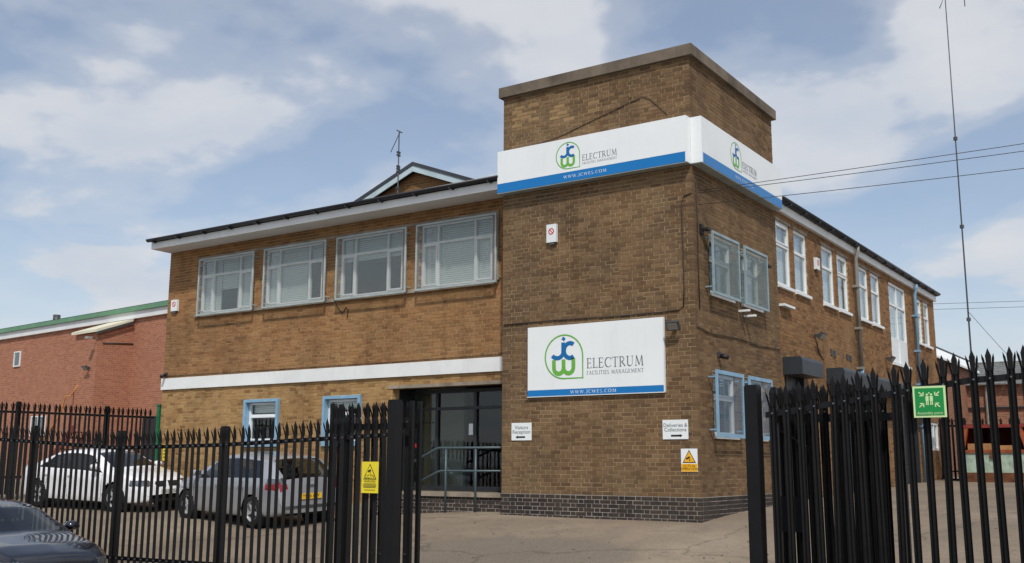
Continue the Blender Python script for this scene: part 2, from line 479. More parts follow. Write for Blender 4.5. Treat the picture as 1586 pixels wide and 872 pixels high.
# ------------------------------------------------------------------ mesh helpers
class MB:
    """collects faces for ONE mesh object"""

    def __init__(self):
        self.v, self.f, self.tone, self.ghost, self.mi = [], [], [], [], []

    def face(self, idx, tone=0.0, ghost=0.0, mi=0):
        self.f.append(idx)
        self.tone.append(tone)
        self.ghost.append(ghost)
        self.mi.append(mi)

    def add(self, verts, faces, tone=0.0, ghost=0.0, mi=0):
        o = len(self.v)
        self.v.extend([tuple(p) for p in verts])
        for f in faces:
            self.face([i + o for i in f], tone, ghost, mi)

    def box(self, a, b, tone=0.0, ghost=0.0, mi=0, mat=None):
        x0, y0, z0 = (min(p, q) for p, q in zip(a, b))
        x1, y1, z1 = (max(p, q) for p, q in zip(a, b))
        vs = [(x0, y0, z0), (x1, y0, z0), (x1, y1, z0), (x0, y1, z0), (x0, y0, z1), (x1, y0, z1), (x1, y1, z1), (x0, y1, z1)]
        if mat is not None:
            vs = [tuple(mat @ Vector(p)) for p in vs]
        self.add(vs, [(3, 2, 1, 0), (4, 5, 6, 7), (0, 1, 5, 4), (1, 2, 6, 5), (2, 3, 7, 6), (3, 0, 4, 7)], tone, ghost, mi)
        return self

    def prism(self, poly, axis, a, b, mi=0):
        """poly of 2D points extruded along axis (0,1,2) from a to b"""
        n = len(poly)

        def mk(p, w):
            if axis == 0:
                return (w, p[0], p[1])
            if axis == 1:
                return (p[0], w, p[1])
            return (p[0], p[1], w)
        vs = [mk(p, a) for p in poly] + [mk(p, b) for p in poly]
        fs = [tuple(range(n - 1, -1, -1)), tuple(range(n, 2 * n))]
        fs += [(i, (i + 1) % n, (i + 1) % n + n, i + n) for i in range(n)]
        self.add(vs, fs, mi=mi)
        return self

    def tube(self, pts, r, seg=8, mi=0, r2=None):
        pts = [Vector(p) for p in pts]
        rings = []
        n = len(pts)
        for i, p in enumerate(pts):
            d = (pts[min(i + 1, n - 1)] - pts[max(i - 1, 0)]).normalized()
            ref = Vector((0, 0, 1)) if abs(d.z) < 0.9 else Vector((1, 0, 0))
            s = d.cross(ref).normalized()
            u = s.cross(d)
            rr = r if r2 is None else r + (r2 - r) * i / (n - 1)
            rings.append([tuple(p + (s * math.cos(a) + u * math.sin(a)) * rr) for a in [2 * math.pi * k / seg for k in range(seg)]])
        o = len(self.v)
        for rg in rings:
            self.v.extend(rg)
        for i in range(n - 1):
            for k in range(seg):
                a = o + i * seg + k
                b_ = o + i * seg + (k + 1) % seg
                self.face([a, b_, b_ + seg, a + seg], mi=mi)
        self.face([o + k for k in range(seg)][::-1], mi=mi)
        self.face([o + (n - 1) * seg + k for k in range(seg)], mi=mi)
        return self

    def lathe(self, prof, seg=24, origin=(0, 0, 0), axis='Y', mi=0):
        """profile (radius, height) turned round axis"""
        o = len(self.v)
        ox, oy, oz = origin
        for r_, h in prof:
            for k in range(seg):
                a = 2 * math.pi * k / seg
                c, s = r_ * math.cos(a), r_ * math.sin(a)
                if axis == 'Y':
                    self.v.append((ox + c, oy + h, oz + s))
                else:
                    self.v.append((ox + c, oy + s, oz + h))
        for i in range(len(prof) - 1):
            for k in range(seg):
                a = o + i * seg + k
                b_ = o + i * seg + (k + 1) % seg
                self.face([a, a + seg, b_ + seg, b_], mi=mi)
        return self

    def mesh(self, name, mats, smooth=False):
        me = bpy.data.meshes.new(name)
        me.from_pydata(self.v, [], self.f)
        for m in (mats if isinstance(mats, (list, tuple)) else [mats]):
            me.materials.append(MATS[m] if isinstance(m, str) else m)
        if any(self.mi):
            me.polygons.foreach_set('material_index', self.mi)
        if any(self.tone):
            a = me.attributes.new('tone', 'FLOAT', 'FACE')
            a.data.foreach_set('value', self.tone)
        if any(self.ghost):
            a = me.attributes.new('ghost', 'FLOAT', 'FACE')
            a.data.foreach_set('value', self.ghost)
        if smooth:
            me.polygons.foreach_set('use_smooth', [True] * len(me.polygons))
        me.update()
        return me

    def build(self, name, mats, parent=None, smooth=False, loc=None):
        return link(name, self.mesh(name, mats, smooth), parent, loc)


def link(name, data, parent=None, loc=None):
    o = bpy.data.objects.new(name, data)
    COL.objects.link(o)
    if parent is not None:
        o.parent = parent
    if loc is not None:
        o.location = loc
    return o


def tag(o, label=None, cat=None, group=None, kind=None):
    if label:
        o['label'] = label
    if cat:
        o['category'] = cat
    if group:
        o['group'] = group
    if kind:
        o['kind'] = kind
    return o


def thing(name, label, cat, loc=(0, 0, 0), rotz=0.0, group=None):
    o = bpy.data.objects.new(name, None)
    o.empty_display_size = 0.2
    COL.objects.link(o)
    o.location = loc
    o.rotation_euler = (0, 0, rotz)
    return tag(o, label, cat, group)


# ------------------------------------------------------------------ lettering
def text_mesh(body, size, mat, align='CENTER', extrude=0.0, spacing=1.0):
    cu = bpy.data.curves.new('t', 'FONT')
    cu.body = body
    cu.size = size
    cu.align_x = align
    cu.align_y = 'CENTER'
    cu.extrude = extrude
    cu.space_character = spacing
    cu.space_line = 0.85
    ob = bpy.data.objects.new('t', cu)
    COL.objects.link(ob)
    dg = bpy.context.evaluated_depsgraph_get()
    me = bpy.data.meshes.new_from_object(ob.evaluated_get(dg))
    bpy.data.objects.remove(ob)
    me.materials.clear()
    me.materials.append(MATS[mat])
    return me


def arc(cx, cy, rx, ry, a0, a1, n=14):
    return [(cx + rx * math.cos(R(a0 + (a1 - a0) * i / n)), cy + ry * math.sin(R(a0 + (a1 - a0) * i / n))) for i in range(n + 1)]


K_, T_ = 0.15, 0.065      # thick and thin strokes of the roman capitals
GL = {
    'E': (0.62, [([(.14, 0), (.14, 1)], K_), ([(.0, .03), (.54, .03)], T_), ([(.1, .52), (.44, .52)], T_), ([(.0, .97), (.52, .97)], T_), ([(.53, 0), (.57, .2)], T_), ([(.5, 1), (.52, .82)], T_), ([(.44, .43), (.44, .61)], T_)]),
    'L': (0.58, [([(.14, 0), (.14, 1)], K_), ([(.0, .03), (.5, .03)], T_), ([(.0, .97), (.28, .97)], T_), ([(.5, 0), (.55, .22)], T_)]),
    'C': (0.80, [(arc(.46, .5, .38, .47, 110, 250), K_), (arc(.46, .5, .38, .47, 45, 110), T_), (arc(.46, .5, .38, .47, 250, 318), T_), ([(.75, .7), (.75, .95)], T_)]),
    'T': (0.70, [([(.34, 0), (.34, 1)], K_), ([(.02, .97), (.66, .97)], T_), ([(.03, 1), (.0, .8)], T_), ([(.65, 1), (.68, .8)], T_), ([(.2, .03), (.48, .03)], T_)]),
    'R': (0.72, [([(.14, 0), (.14, 1)], K_), ([(.0, .97), (.3, .97)], T_), ([(.0, .03), (.28, .03)], T_), (arc(.28, .74, .26, .23, 90, -90), .11), ([(.28, .5), (.68, .03)], K_)]),
    'U': (0.84, [([(.16, 1), (.16, .35)] + arc(.42, .3, .26, .27, 180, 270)[1:], K_), (arc(.42, .3, .26, .27, 270, 360) + [(.68, 1)], T_), ([(.02, .97), (.3, .97)], T_), ([(.56, .97), (.8, .97)], T_)]),
    'M': (1.0, [([(.14, 0), (.2, 1)], T_), ([(.2, 1), (.5, .1)], K_), ([(.5, .05), (.8, 1)], T_), ([(.8, 1), (.86, 0)], K_), ([(.02, .03), (.26, .03)], T_), ([(.74, .03), (.98, .03)], T_)]),
    'F': (0.56, [([(.14, 0), (.14, 1)], K_), ([(.1, .52), (.42, .52)], T_), ([(.0, .97), (.5, .97)], T_), ([(.0, .03), (.28, .03)], T_), ([(.49, 1), (.51, .82)], T_)]),
    'A': (0.78, [([(.08, 0), (.38, 1)], T_), ([(.36, 1), (.68, 0)], K_), ([(.18, .34), (.56, .34)], T_), ([(.0, .03), (.2, .03)], T_), ([(.56, .03), (.78, .03)], T_)]),
    'I': (0.32, [([(.14, 0), (.14, 1)], K_), ([(.02, .97), (.26, .97)], T_), ([(.02, .03), (.26, .03)], T_)]),
    'S': (0.56, [(arc(.27, .74, .2, .22, 40, 250), .1), (arc(.27, .27, .21, .24, 70, -140), .12)]),
    'N': (0.86, [([(.14, 0), (.14, 1)], T_), ([(.14, 1), (.7, .02)], K_), ([(.7, 0), (.7, 1)], T_), ([(.02, .03), (.26, .03)], T_), ([(.58, .97), (.82, .97)], T_)]),
    'G': (0.84, [(arc(.46, .5, .38, .47, 110, 250), K_), (arc(.46, .5, .38, .47, 45, 110), T_), (arc(.46, .5, .38, .47, 250, 320), T_), ([(.74, .05), (.74, .42)], K_), ([(.6, .42), (.84, .42)], T_)]),
    'W': (1.1, [([(.06, 1), (.32, .02)], K_), ([(.32, 0), (.55, .95)], T_), ([(.52, 1), (.78, .02)], K_), ([(.78, 0), (1.02, 1)], T_)]),
    'J': (0.40, [([(.24, 1), (.24, .1), (.14, -.05), (.04, -.02)], K_), ([(.1, .97), (.38, .97)], T_)]),
    'O': (0.90, [(arc(.44, .5, .36, .47, 110, 250), K_), (arc(.44, .5, .36, .47, -70, 70), K_), (arc(.44, .5, .36, .47, 70, 110), T_), (arc(.44, .5, .36, .47, 250, 290), T_)]),
    '.': (0.28, [([(.1, .0), (.1, .15)], .15)]),
    ' ': (0.4, []),
}


def ribbon(mb, pts, w, P, layer):
    """flat stroke of width w through 2D pts; P maps (u,v,depth) into the scene"""
    n = len(pts)
    L_, Rr = [], []
    for i in range(n):
        a = Vector(pts[max(i - 1, 0)])
        b = Vector(pts[min(i + 1, n - 1)])
        d = (b - a)
        d = d.normalized() if d.length > 1e-9 else Vector((1, 0))
        nn = Vector((-d.y, d.x)) * (w / 2)
        p = Vector(pts[i])
        L_.append(p + nn)
        Rr.append(p - nn)
    o = len(mb.v)
    for p in L_:
        mb.v.append(P(p.x, p.y, layer))
    for p in Rr:
        mb.v.append(P(p.x, p.y, layer))
    for i in range(n - 1):
        mb.face([o + i, o + n + i, o + n + i + 1, o + i + 1])


def roman(body, height, width, P, mat, name, parent, weight=1.0, track=0.08):
    """serif capitals fitted into width; origin at lower left"""
    adv = sum(GL[c][0] + track for c in body) - track
    sx = width / adv
    if ' ' in body:
        x = 0.0
        for wd in body.split(' '):
            aw = sum(GL[c][0] + track for c in wd)
            x0 = x
            roman(wd, height, (aw - track) * sx, (lambda u, v, l, x0=x0: P(u + x0 * sx, v, l)), mat, name, parent, weight, track)
            x += aw + GL[' '][0] + track
        return
    mb = MB()
    x = 0.0
    lay = 0
    for c in body:
        w, st = GL[c]
        for pts, sw in st:
            ribbon(mb, [((x + px) * sx, py * height) for px, py in pts], sw * height * weight, P, 0.0002 * (lay % 7))
            lay += 1
        x += w + track
    return mb.build(name, mat, parent)


def logo(P, r, parent):
    S = lambda pts: [(x * r, y * r) for x, y in pts]
    mb = MB()
    ring = arc(0, 0, 1, 1, 0, 270, 40) + [(1, -1), (1, 0)]
    ribbon(mb, S(ring), 0.07 * r, P, 0.0)
    ribbon(mb, S([(0.965, -1), (1.035, -1)]), 0.07 * r, P, 0.0004)
    mb.build('logo_outline', 'sign_green', parent)
    mb = MB()
    ribbon(mb, S([(-.03, .66), (-.03, .22)] + arc(-.345, .22, .315, .27, 0, -148, 14)), .2 * r, P, 0.0002)
    ribbon(mb, S(arc(.33, .27, .31, .34, 52, 308, 22)), .2 * r, P, 0.0006)
    ribbon(mb, S([(-.05, .765), (.04, .885)]), .17 * r, P, 0.001)
    mb.build('logo_initials', 'sign_logo_blue', parent)
    mb = MB()
    ribbon(mb, S([(-.53, -.13), (-.53, -.50)] + arc(-.27, -.50, .26, .27, 180, 360, 12) + [(-.01, -.12)]), .2 * r, P, 0.0002)
    ribbon(mb, S([(-.012, -.13), (-.012, -.50)] + arc(.25, -.50, .262, .27, 180, 360, 12) + [(.512, -.08)]), .2 * r, P, 0.0006)
    mb.build('logo_initial', 'sign_green', parent)


def on_front(x0, z0, y):
    return lambda u, v, l: (x0 + u, y - l, z0 + v)


def on_side(y0, z0, x):
    return lambda u, v, l: (x + l, y0 + u, z0 + v)


def put_text(body, size, mat, name, parent, loc, rotz=0.0, spacing=1.0, sx=1.0):
    o = link(name, text_mesh(body, size, mat, spacing=spacing), parent, loc)
    o.rotation_euler = (R(90), 0, rotz)
    o.scale = (sx, 1, 1)
    return o


# ------------------------------------------------------------------ ground
GP = np.array([
    (0, 0, .03), (-2, 0, .02), (-4.2, 0, .04), (-5.5, -.2, .0), (-7, -.5, -.08), (.2, 2.1, .15), (.2, 8, .32), (.2, 13.6, .45), (.2, 20, .60),
    (-8.5, -2.2, -.32), (-11.2, -1.6, -.21), (-13.9, -1.8, -.11), (-16.4, -2.0, -.11), (-18.2, -1.5, .08), (-18.2, 3, .2), (-15, .3, -.05),
    (-11, .3, -.15), (-8, .3, -.15), (-13.9, -6.8, -.62), (-11.5, -6.8, -.68), (-9.2, -6.8, -.72), (-6.8, -6.8, -.80), (-4.4, -6.8, -.78), (-1.1, -6.9, -.66),
    (3.7, -6.95, -.60), (5.7, -7, -.42), (9, -7, -.3), (4, 8, .36), (6, 15, .5), (6, 25, .62), (0, 30, .7), (10, 0, .05), (12, 15, .5),
    (-25, 3, .25), (-25, -6.8, -.5), (3, -2, -.25), (-1, -3.4, -.30), (-4.5, -3.4, -.36), (7, -3, -.2), (-30, 8, .3), (15, -7, -.2), (15, 30, .7), (-15, 25, .5), (-30, 30, .5)])


def tps_fit(P):
    xy = P[:, :2] / 10
    n = len(P)
    d2 = ((xy[:, None] - xy[None]) ** 2).sum(-1)
    K = np.where(d2 > 0, d2 * np.log(np.maximum(d2, 1e-12)), 0) + 0.02 * np.eye(n)
    Q = np.hstack([np.ones((n, 1)), xy])
    A = np.zeros((n + 3, n + 3))
    A[:n, :n] = K
    A[:n, n:] = Q
    A[n:, :n] = Q.T
    return np.linalg.solve(A, np.concatenate([P[:, 2], np.zeros(3)]))


TP = tps_fit(GP)


def ground_z(x, y):
    x = np.clip(np.asarray(x, float), -30, 15)
    y = np.clip(np.asarray(y, float), -7, 30)
    q = np.stack([x, y], -1) / 10
    d2 = ((q[..., None, :] - GP[:, :2] / 10) ** 2).sum(-1)
    K = np.where(d2 > 0, d2 * np.log(np.maximum(d2, 1e-12)), 0)
    n = len(GP)
    return K @ TP[:n] + TP[n] + q[..., 0] * TP[n + 1] + q[..., 1] * TP[n + 2]


gz = lambda x, y: float(ground_z(x, y))
ROAD_Z = -0.93


def make_grid(name, xs, ys, zf, mat):
    X, Y = np.meshgrid(xs, ys)
    Z = zf(X, Y)
    nx, ny = len(xs), len(ys)
    me = bpy.data.meshes.new(name)
    vs = np.stack([X, Y, Z], -1).reshape(-1, 3)
    i = np.arange(nx * ny).reshape(ny, nx)
    fs = np.stack([i[:-1, :-1], i[:-1, 1:], i[1:, 1:], i[1:, :-1]], -1).reshape(-1, 4)
    me.from_pydata(vs.tolist(), [], fs.tolist())
    me.materials.append(MATS[mat])
    me.polygons.foreach_set('use_smooth', [True] * len(me.polygons))
    me.update()
    return tag(link(name, me), kind='structure')


make_grid('yard_ground', np.concatenate([[-90, -60], np.arange(-40, 16.1, 0.4), [30, 60, 90]]),
          np.concatenate([np.arange(-7.1, 31, 0.4), [45, 70, 110]]),
          lambda X, Y: ground_z(X, Y) + 0.012 * np.sin(X * 1.3 + 0.7 * np.sin(Y * 0.9)) * np.sin(Y * 1.1), 'yard_surface')
mb = MB()
mb.add([(-900, -900, -1.1), (900, -900, -1.1), (900, 900, -1.1), (-900, 900, -1.1)], [(0, 1, 2, 3)])
tag(mb.build('ground', 'paving'), kind='structure')
mb = MB()
mb.add([(-90, -18.5, ROAD_Z), (90, -18.5, ROAD_Z), (90, -7.62, ROAD_Z), (-90, -7.62, ROAD_Z)], [(0, 1, 2, 3)])
tag(mb.build('road', 'asphalt'), kind='structure')
make_grid('pavement', np.arange(-90, 91, 1.0), np.array([-7.5, -7.09]),
          lambda X, Y: np.where(Y < -7.3, ROAD_Z + 0.11, ground_z(X, -7.1 + 0 * Y) - 0.01), 'paving')
kerb = MB()
for i in range(-40, 30):
    kerb.box((i * 0.91, -7.62, ROAD_Z - 0.1), (i * 0.91 + 0.9, -7.5, ROAD_Z + 0.115 + random.uniform(-.003, .003)))
tag(kerb.build('kerb', 'kerbstone'), kind='structure')

# loose grit and small stones lying about the yard
mb = MB()
for i in range(420):
    if random.random() < 0.6:
        x, y = random.uniform(0.8, 7), random.uniform(-5.5, 13)
    else:
        x, y = random.uniform(-6, 3), random.uniform(-6, -0.1)
    s = random.choice([.008, .01, .012, .014, .024])
    z = gz(x, y) + s * 0.3
    a = random.random() * 6.28
    vs = []
    for dx, dy, dz in ((1, 0, 0), (-.6, .8, 0), (-.5, -.9, 0), (0.1, 0, .8), (0, 0, -.5)):
        vs.append((x + s * (dx * math.cos(a) - dy * math.sin(a)), y + s * (dx * math.sin(a) + dy * math.cos(a)), z + s * dz))
    mb.add(vs, [(0, 1, 3), (1, 2, 3), (2, 0, 3), (1, 0, 4), (2, 1, 4), (0, 2, 4)])
grit = mb.build('grit', 'grit_stone')
tag(grit, 'loose small stones and grit scattered over the yard', 'grit', kind='stuff')


def wpart(mb, name, mats, parent, smooth=False):
    """part whose vertices are in world coordinates, under an unrotated thing (or part at its origin)"""
    o = mb.build(name, mats, parent, smooth)
    base = parent
    off = Vector((0, 0, 0))
    while base is not None:
        off += base.location
        base = base.parent
    o.location = -off
    return o


# ------------------------------------------------------------------ office building
CY = -16.8964


def mp(x, z, ym, y):
    k = (y - CY) / (ym - CY)
    return 7.4704 + (x - 7.4704) * k, 0.9925 + (z - 0.9925) * k


S = 0.6                                  # the front range stands back from the tower face
FX = lambda x: mp(x, 0, 0.3, S)[0]
FZ = lambda z: mp(0, z, 0.3, S)[1]
TW, TD, TH = -4.16, 4.32, 8.48
XL = FX(-15.04)
YE = 19.6
SX = -0.03                               # side range face
ROOF = 6.66

bld = thing('office_building', 'two storey brown brick office building with square corner tower and flat eaves', 'building', (0, 0, 0))

BRICKS = []


def cut(u0, u1, z0, z1, openings):
    """u intervals of a course left after the openings"""
    iv = [(u0, u1)]
    for a, b, c, d in openings:
        if z1 <= c + 0.02 or z0 >= d - 0.02:
            continue
        nv = []
        for p, q in iv:
            if b <= p or a >= q:
                nv.append((p, q))
                continue
            if a > p:
                nv.append((p, a))
            if b < q:
                nv.append((b, q))
        iv = nv
    return iv


def brick_wall(face, u0, u1, z0, z1, openings, mat, bond='garden', ghost=None):
    """face: function (u, z, depth) -> point, depth positive into the wall"""
    nc = int(round((z1 - z0) / 0.075))
    for k in range(nc):
        za = z0 + k * 0.075
        zb = za + 0.063
        if bond == 'flemish':
            pat = [0.225, 0.1125]
            off = 0.0 if k % 2 == 0 else -0.16875
        elif k % 4 == 3:
            pat = [0.225, 0.1125]
            off = -0.05
        else:
            pat = [0.225]
            off = 0.0 if k % 2 == 0 else -0.1125
        ivs = cut(u0, u1, za, zb, openings)
        u = u0 + off
        i = 0
        while u < u1:
            w = pat[i % len(pat)]
            i += 1
            a, b = u, u + w
            u = b
            for p, q in ivs:
                c, d = max(a, p), min(b, q)
                if d - c < 0.03:
                    continue
                e1 = 0.012 if d < q - 1e-6 else 0.0
                pr = random.uniform(-0.002, 0.0035)
                gh = ghost((c + d) / 2, (za + zb) / 2) if ghost else 0.0
                p0, p1 = face(c, za, -pr), face(d - e1, zb + random.uniform(-.001, .001), 0.1)
                full = (abs(d - e1 - c - (w - 0.012)) < 1e-4)
                BRICKS.append((p0, p1, mat, random.random(), gh, full))


def slab(face, u0, u1, z0, z1, openings, mat, name, depth=0.24):
    """mortar body of a wall with real openings"""
    g = 0.006
    ops = [(a - g, b + g, c - g, d + g) for a, b, c, d in openings]
    us = sorted({u0, u1} | {min(max(v, u0), u1) for o in ops for v in o[:2]})
    zs = sorted({z0, z1} | {min(max(v, z0), z1) for o in ops for v in o[2:]})
    mb = MB()
    for za, zb in zip(zs[:-1], zs[1:]):
        run = None
        for ua, ub in list(zip(us[:-1], us[1:])) + [(None, None)]:
            solid = ua is not None and not any(a < (ua + ub) / 2 < b and c < (za + zb) / 2 < d for a, b, c, d in ops)
            if solid:
                run = (run[0], ub) if run else (ua, ub)
            elif run:
                mb.box(face(run[0], za, 0.005), face(run[1], zb, depth))
                run = None
    return mb.build(name, mat, bld)


f_tower_front = lambda u, z, d: (u, d, z)
f_tower_side = lambda u, z, d: (-d, u, z)
f_front = lambda u, z, d: (u, S + d, z)
f_side = lambda u, z, d: (SX - d, u, z)


def ghost_fn(u, z):
    """paler bricks where old letters have been taken down"""
    def seg(x0, z0, x1, z1, w=0.075):
        a, b = Vector((x0, z0)), Vector((x1, z1))
        p = Vector((u, z))
        t = max(0, min(1, (p - a).dot(b - a) / (b - a).length_squared))
        return (a + (b - a) * t - p).length < w
    if seg(-3.76, 7.76, -3.76, 8.18) or seg(-3.46, 7.76, -3.46, 8.18) or seg(-3.76, 7.97, -3.46, 7.97, .045):
        return random.choice([.4, .9, .8])
    if seg(-2.95, 7.70, -2.79, 8.12) or seg(-2.63, 7.70, -2.79, 8.12) or seg(-2.87, 7.86, -2.7, 7.86, .05):
        return random.choice([.3, .9, .8])
    if seg(-2.25, 8.2, -2.08, 7.85, .06) or seg(-1.9, 8.2, -2.08, 7.85, .06):
        return random.choice([.2, .5, .4])
    if z > 8.30 and random.random() < 0.25:
        return 0.5
    return 0.0


tw_ops = [(0.70, 1.80, 4.12, 5.20), (2.25, 3.30, 4.12, 5.20), (0.70, 1.80, 1.52, 2.66), (2.25, 3.30, 1.52, 2.66)]
fr_top = [(FX(a), FX(b), FZ(4.74), FZ(6.14)) for a, b in ((-13.8, -11.88), (-11.42, -9.48), (-8.95, -7.05), (-6.56, -4.63))]
fr_low = [(FX(-11.86), FX(-10.72), FZ(1.43), FZ(2.48)), (FX(-9.25), FX(-8.15), FZ(1.43), FZ(2.48))]
DOOR = (FX(-7.25), TW, -0.5, FZ(2.60))
sd_pair = [(4.40, 5.30), (5.56, 6.46), (7.56, 8.50), (8.80, 9.70), (10.68, 11.60), (11.86, 12.78), (17.10, 17.80), (18.05, 18.85)]
sd_top = [(a, b, 4.84, 6.27) for a, b in sd_pair]
STAIR = (13.76, 15.70, 3.94, 6.30)
SHUT = [(4.62, 5.85, 0.1, 2.95), (7.75, 10.6, 0.1, 2.95), (13.65, 16.2, 0.3, 2.98)]
LOWW = (18.07, 19.12, 1.50, 2.38)
sd_ops = sd_top + [STAIR, LOWW] + SHUT

slab(f_tower_front, TW, -0.006, 0.45, TH, [], 'mortar_brown', 'wall')
slab(f_tower_side, 0.245, TD, 0.45, TH, tw_ops, 'mortar_brown', 'wall')
slab(f_front, XL, TW, -0.6, ROOF - 0.05, fr_top + fr_low + [DOOR], 'mortar_tan', 'wall')
slab(f_side, TD + 0.002, YE, -0.2, ROOF - 0.05, sd_ops, 'mortar_brown', 'wall')
brick_wall(f_tower_front, TW, 0.0, 0.45, TH, [], 'brick_brown', ghost=ghost_fn)
brick_wall(f_tower_side, 0.112, TD, 0.45, TH, tw_ops, 'brick_brown')
brick_wall(f_front, XL, TW - 0.01, -0.6, 3.0, fr_low + [DOOR], 'brick_buff')
brick_wall(f_front, XL, TW - 0.01, 3.0, 6.6, fr_top, 'brick_tan')
brick_wall(f_side, TD + 0.01, YE, -0.2 + 0.05, 6.6, sd_ops, 'brick_orange')
# dark engineering-brick plinth, a little proud
f_pl_front = lambda u, z, d: (u, -0.018 + d, z)
f_pl_side = lambda u, z, d: (0.018 - d, u, z)
PLZ = 0.45 - 9 * 0.075
slab(f_pl_front, TW, 0.012, PLZ, 0.446, [], 'mortar_dark', 'plinth', 0.2)
slab(f_pl_side, 0.183, TD, PLZ, 0.446, [], 'mortar_dark', 'plinth', 0.2)
brick_wall(f_pl_front, TW, 0.018, PLZ, 0.45, [], 'brick_engineering', 'flemish')
brick_wall(f_pl_side, 0.10, TD, PLZ, 0.45, [], 'brick_engineering', 'flemish')
# landing wall below the entrance
LY = 0.42
f_land = lambda u, z, d: (u, LY + d, z)
slab(f_land, DOOR[0] - 0.35, TW - 0.012, -0.28, 0.36, [], 'mortar_dark', 'landing_wall', 0.5)
brick_wall(f_land, DOOR[0] - 0.35, TW - 0.015, -0.24, 0.36, [], 'brick_engineering', 'flemish')

# bricks: the 300 that show largest are objects, the rest one part
ctr = np.array([[(a[i] + b[i]) / 2 for i in range(3)] for a, b, *_ in BRICKS])
dist = np.linalg.norm(ctr - np.array(CAM), axis=1)
full = np.array([b[5] for b in BRICKS])
order = np.argsort(np.where(full, dist, 1e9))[:300]
single = set(order.tolist())
slots = ['brick_brown', 'brick_tan', 'brick_buff', 'brick_orange', 'brick_engineering']
rest = MB()
cache = {}
for i, (a, b, m, tone, gh, _) in enumerate(BRICKS):
    if i in single:
        dims = tuple(round(abs(b[k] - a[k]), 2) for k in range(3))
        key = (dims, m)
        if key not in cache:
            h = [max(dims[k], 0.02) / 2 for k in range(3)]
            e = [abs(b[k] - a[k]) / 2 for k in range(3)]
            cache[key] = MB().box([-v for v in e], e).mesh('brick', m)
        link('brick', cache[key], bld, tuple(ctr[i]))
    else:
        rest.box(a, b, tone, gh, slots.index(m))
bw = rest.build('brickwork', slots, bld)
tag(bw, kind='stuff')

# hidden sides and the inside
mb = MB()
mb.box((XL, YE - 0.25, -0.5), (SX - 0.3, YE, ROOF - 0.06))
mb.box((XL + 0.003, S + 0.26, -0.5), (XL + 0.25, YE - 0.26, ROOF - 0.06))
mb.box((TW + 0.003, 0.25, 0.3), (TW + 0.22, TD - 0.25, TH))
mb.box((TW + 0.003, TD - 0.24, ROOF), (-0.25, TD - 0.002, TH))
mb.build('wall', 'plain_masonry', bld)
mb = MB()
mb.box((XL + 0.3, 4.5, -0.3), (-4.4, 4.6, 6.5))
mb.box((-3.6, 0.3, 0.2), (-3.5, 4.2, 8.2))
mb.box((-3.6, 4.5, -0.3), (-3.5, YE - 0.3, 6.5))
mb.box((XL + 0.3, S + 0.27, FZ(3.0)), (-4.3, 4.5, FZ(3.0) + 0.15))
mb.box((-3.48, 4.6, 3.35), (-0.3, YE - 0.3, 3.5))
mb.build('inner_wall', 'room_dark', bld)
mb = MB()
mb.box((XL + 0.02, S + 0.02, ROOF - 0.05), (SX - 0.02, YE - 0.02, ROOF + 0.06))
mb.box((TW + 0.2, 0.2, TH - 0.1), (-0.2, TD - 0.2, TH - 0.02))
rf = mb.build('roof', 'roof_felt', bld)

# tower coping: two stones' depth of weathered concrete
mb = MB()
mb.box((TW - 0.07, -0.09, TH), (0.09, 0.22, TH + 0.215))
mb.box((-0.22, 0.222, TH), (0.09, TD + 0.07, TH + 0.213))
mb.box((TW - 0.07, 0.222, TH), (TW + 0.22, TD + 0.07, TH + 0.211))
mb.box((TW + 0.222, TD - 0.22, TH), (-0.222, TD + 0.07, TH + 0.209))
mb.build('coping', 'concrete_dark', bld)

# eaves of the front range
EY = S - 0.68
mb = MB()
mb.box((XL + 0.08, EY + 0.025, ROOF - 0.10), (TW - 0.002, S + 0.02, ROOF - 0.06))
mb.build('soffit', 'white_paint', bld)
mb = MB()
mb.box((XL + 0.06, EY, ROOF - 0.12), (TW - 0.002, EY + 0.024, ROOF + 0.05))
mb.box((XL + 0.055, EY + 0.025, ROOF - 0.118), (XL + 0.079, S + 0.02, ROOF + 0.05))
mb.build('fascia', 'white_paint', bld)
mb = MB()
mb.box((XL + 0.08, EY + 0.026, ROOF - 0.055), (TW - 0.004, S + 0.03, ROOF + 0.075))
mb.build('eaves_roof', 'roof_felt', bld)


def half_round(name, p0, p1, r, parent, mat='gutter_black'):
    """half-round gutter from p0 to p1 (its rim line), open on top"""
    p0, p1 = Vector(p0), Vector(p1)
    d = (p1 - p0).normalized()
    s = Vector((d.y, -d.x, 0))
    m = MB()
    n = 8
    ring = []
    for q in (p0, p1):
        for rr in (r, r * 0.86):
            ring += [tuple(q + s * (rr * math.cos(math.pi + math.pi * k / n)) + Vector((0, 0, rr * math.sin(math.pi + math.pi * k / n)))) for k in range(n + 1)]
    o = n + 1
    fs = []
    for k in range(n):
        fs.append((k, k + 1, 2 * o + k + 1, 2 * o + k))
        fs.append((o + k + 1, o + k, 3 * o + k, 3 * o + k + 1))
    fs += [(0, 2 * o, 3 * o, o), (n, o + n, 3 * o + n, 2 * o + n)]
    fs += [tuple(range(o - 1, -1, -1)), tuple(range(2 * o, 3 * o))]
    m.add(ring, fs)
    return m.build(name, mat, parent, True)


gt = half_round('gutter', (XL + 0.0, EY - 0.075, ROOF + 0.13), (TW + 0.0, EY - 0.075, ROOF + 0.13), 0.072, bld)
br_me = MB().box((-0.018, -0.08, -0.02), (0.018, 0.09, 0.02)).mesh('bracket', 'gutter_black')
for i in range(12):
    link('bracket', br_me, gt, (XL + 0.25 + i * 0.98, EY - 0.075, ROOF + 0.045))
mb = MB()
mb.box((XL + 0.02, EY - 0.06, ROOF + 0.076), (TW - 0.003, S + 0.2, ROOF + 0.10))
mb.build('eaves_felt', 'roof_felt', bld)
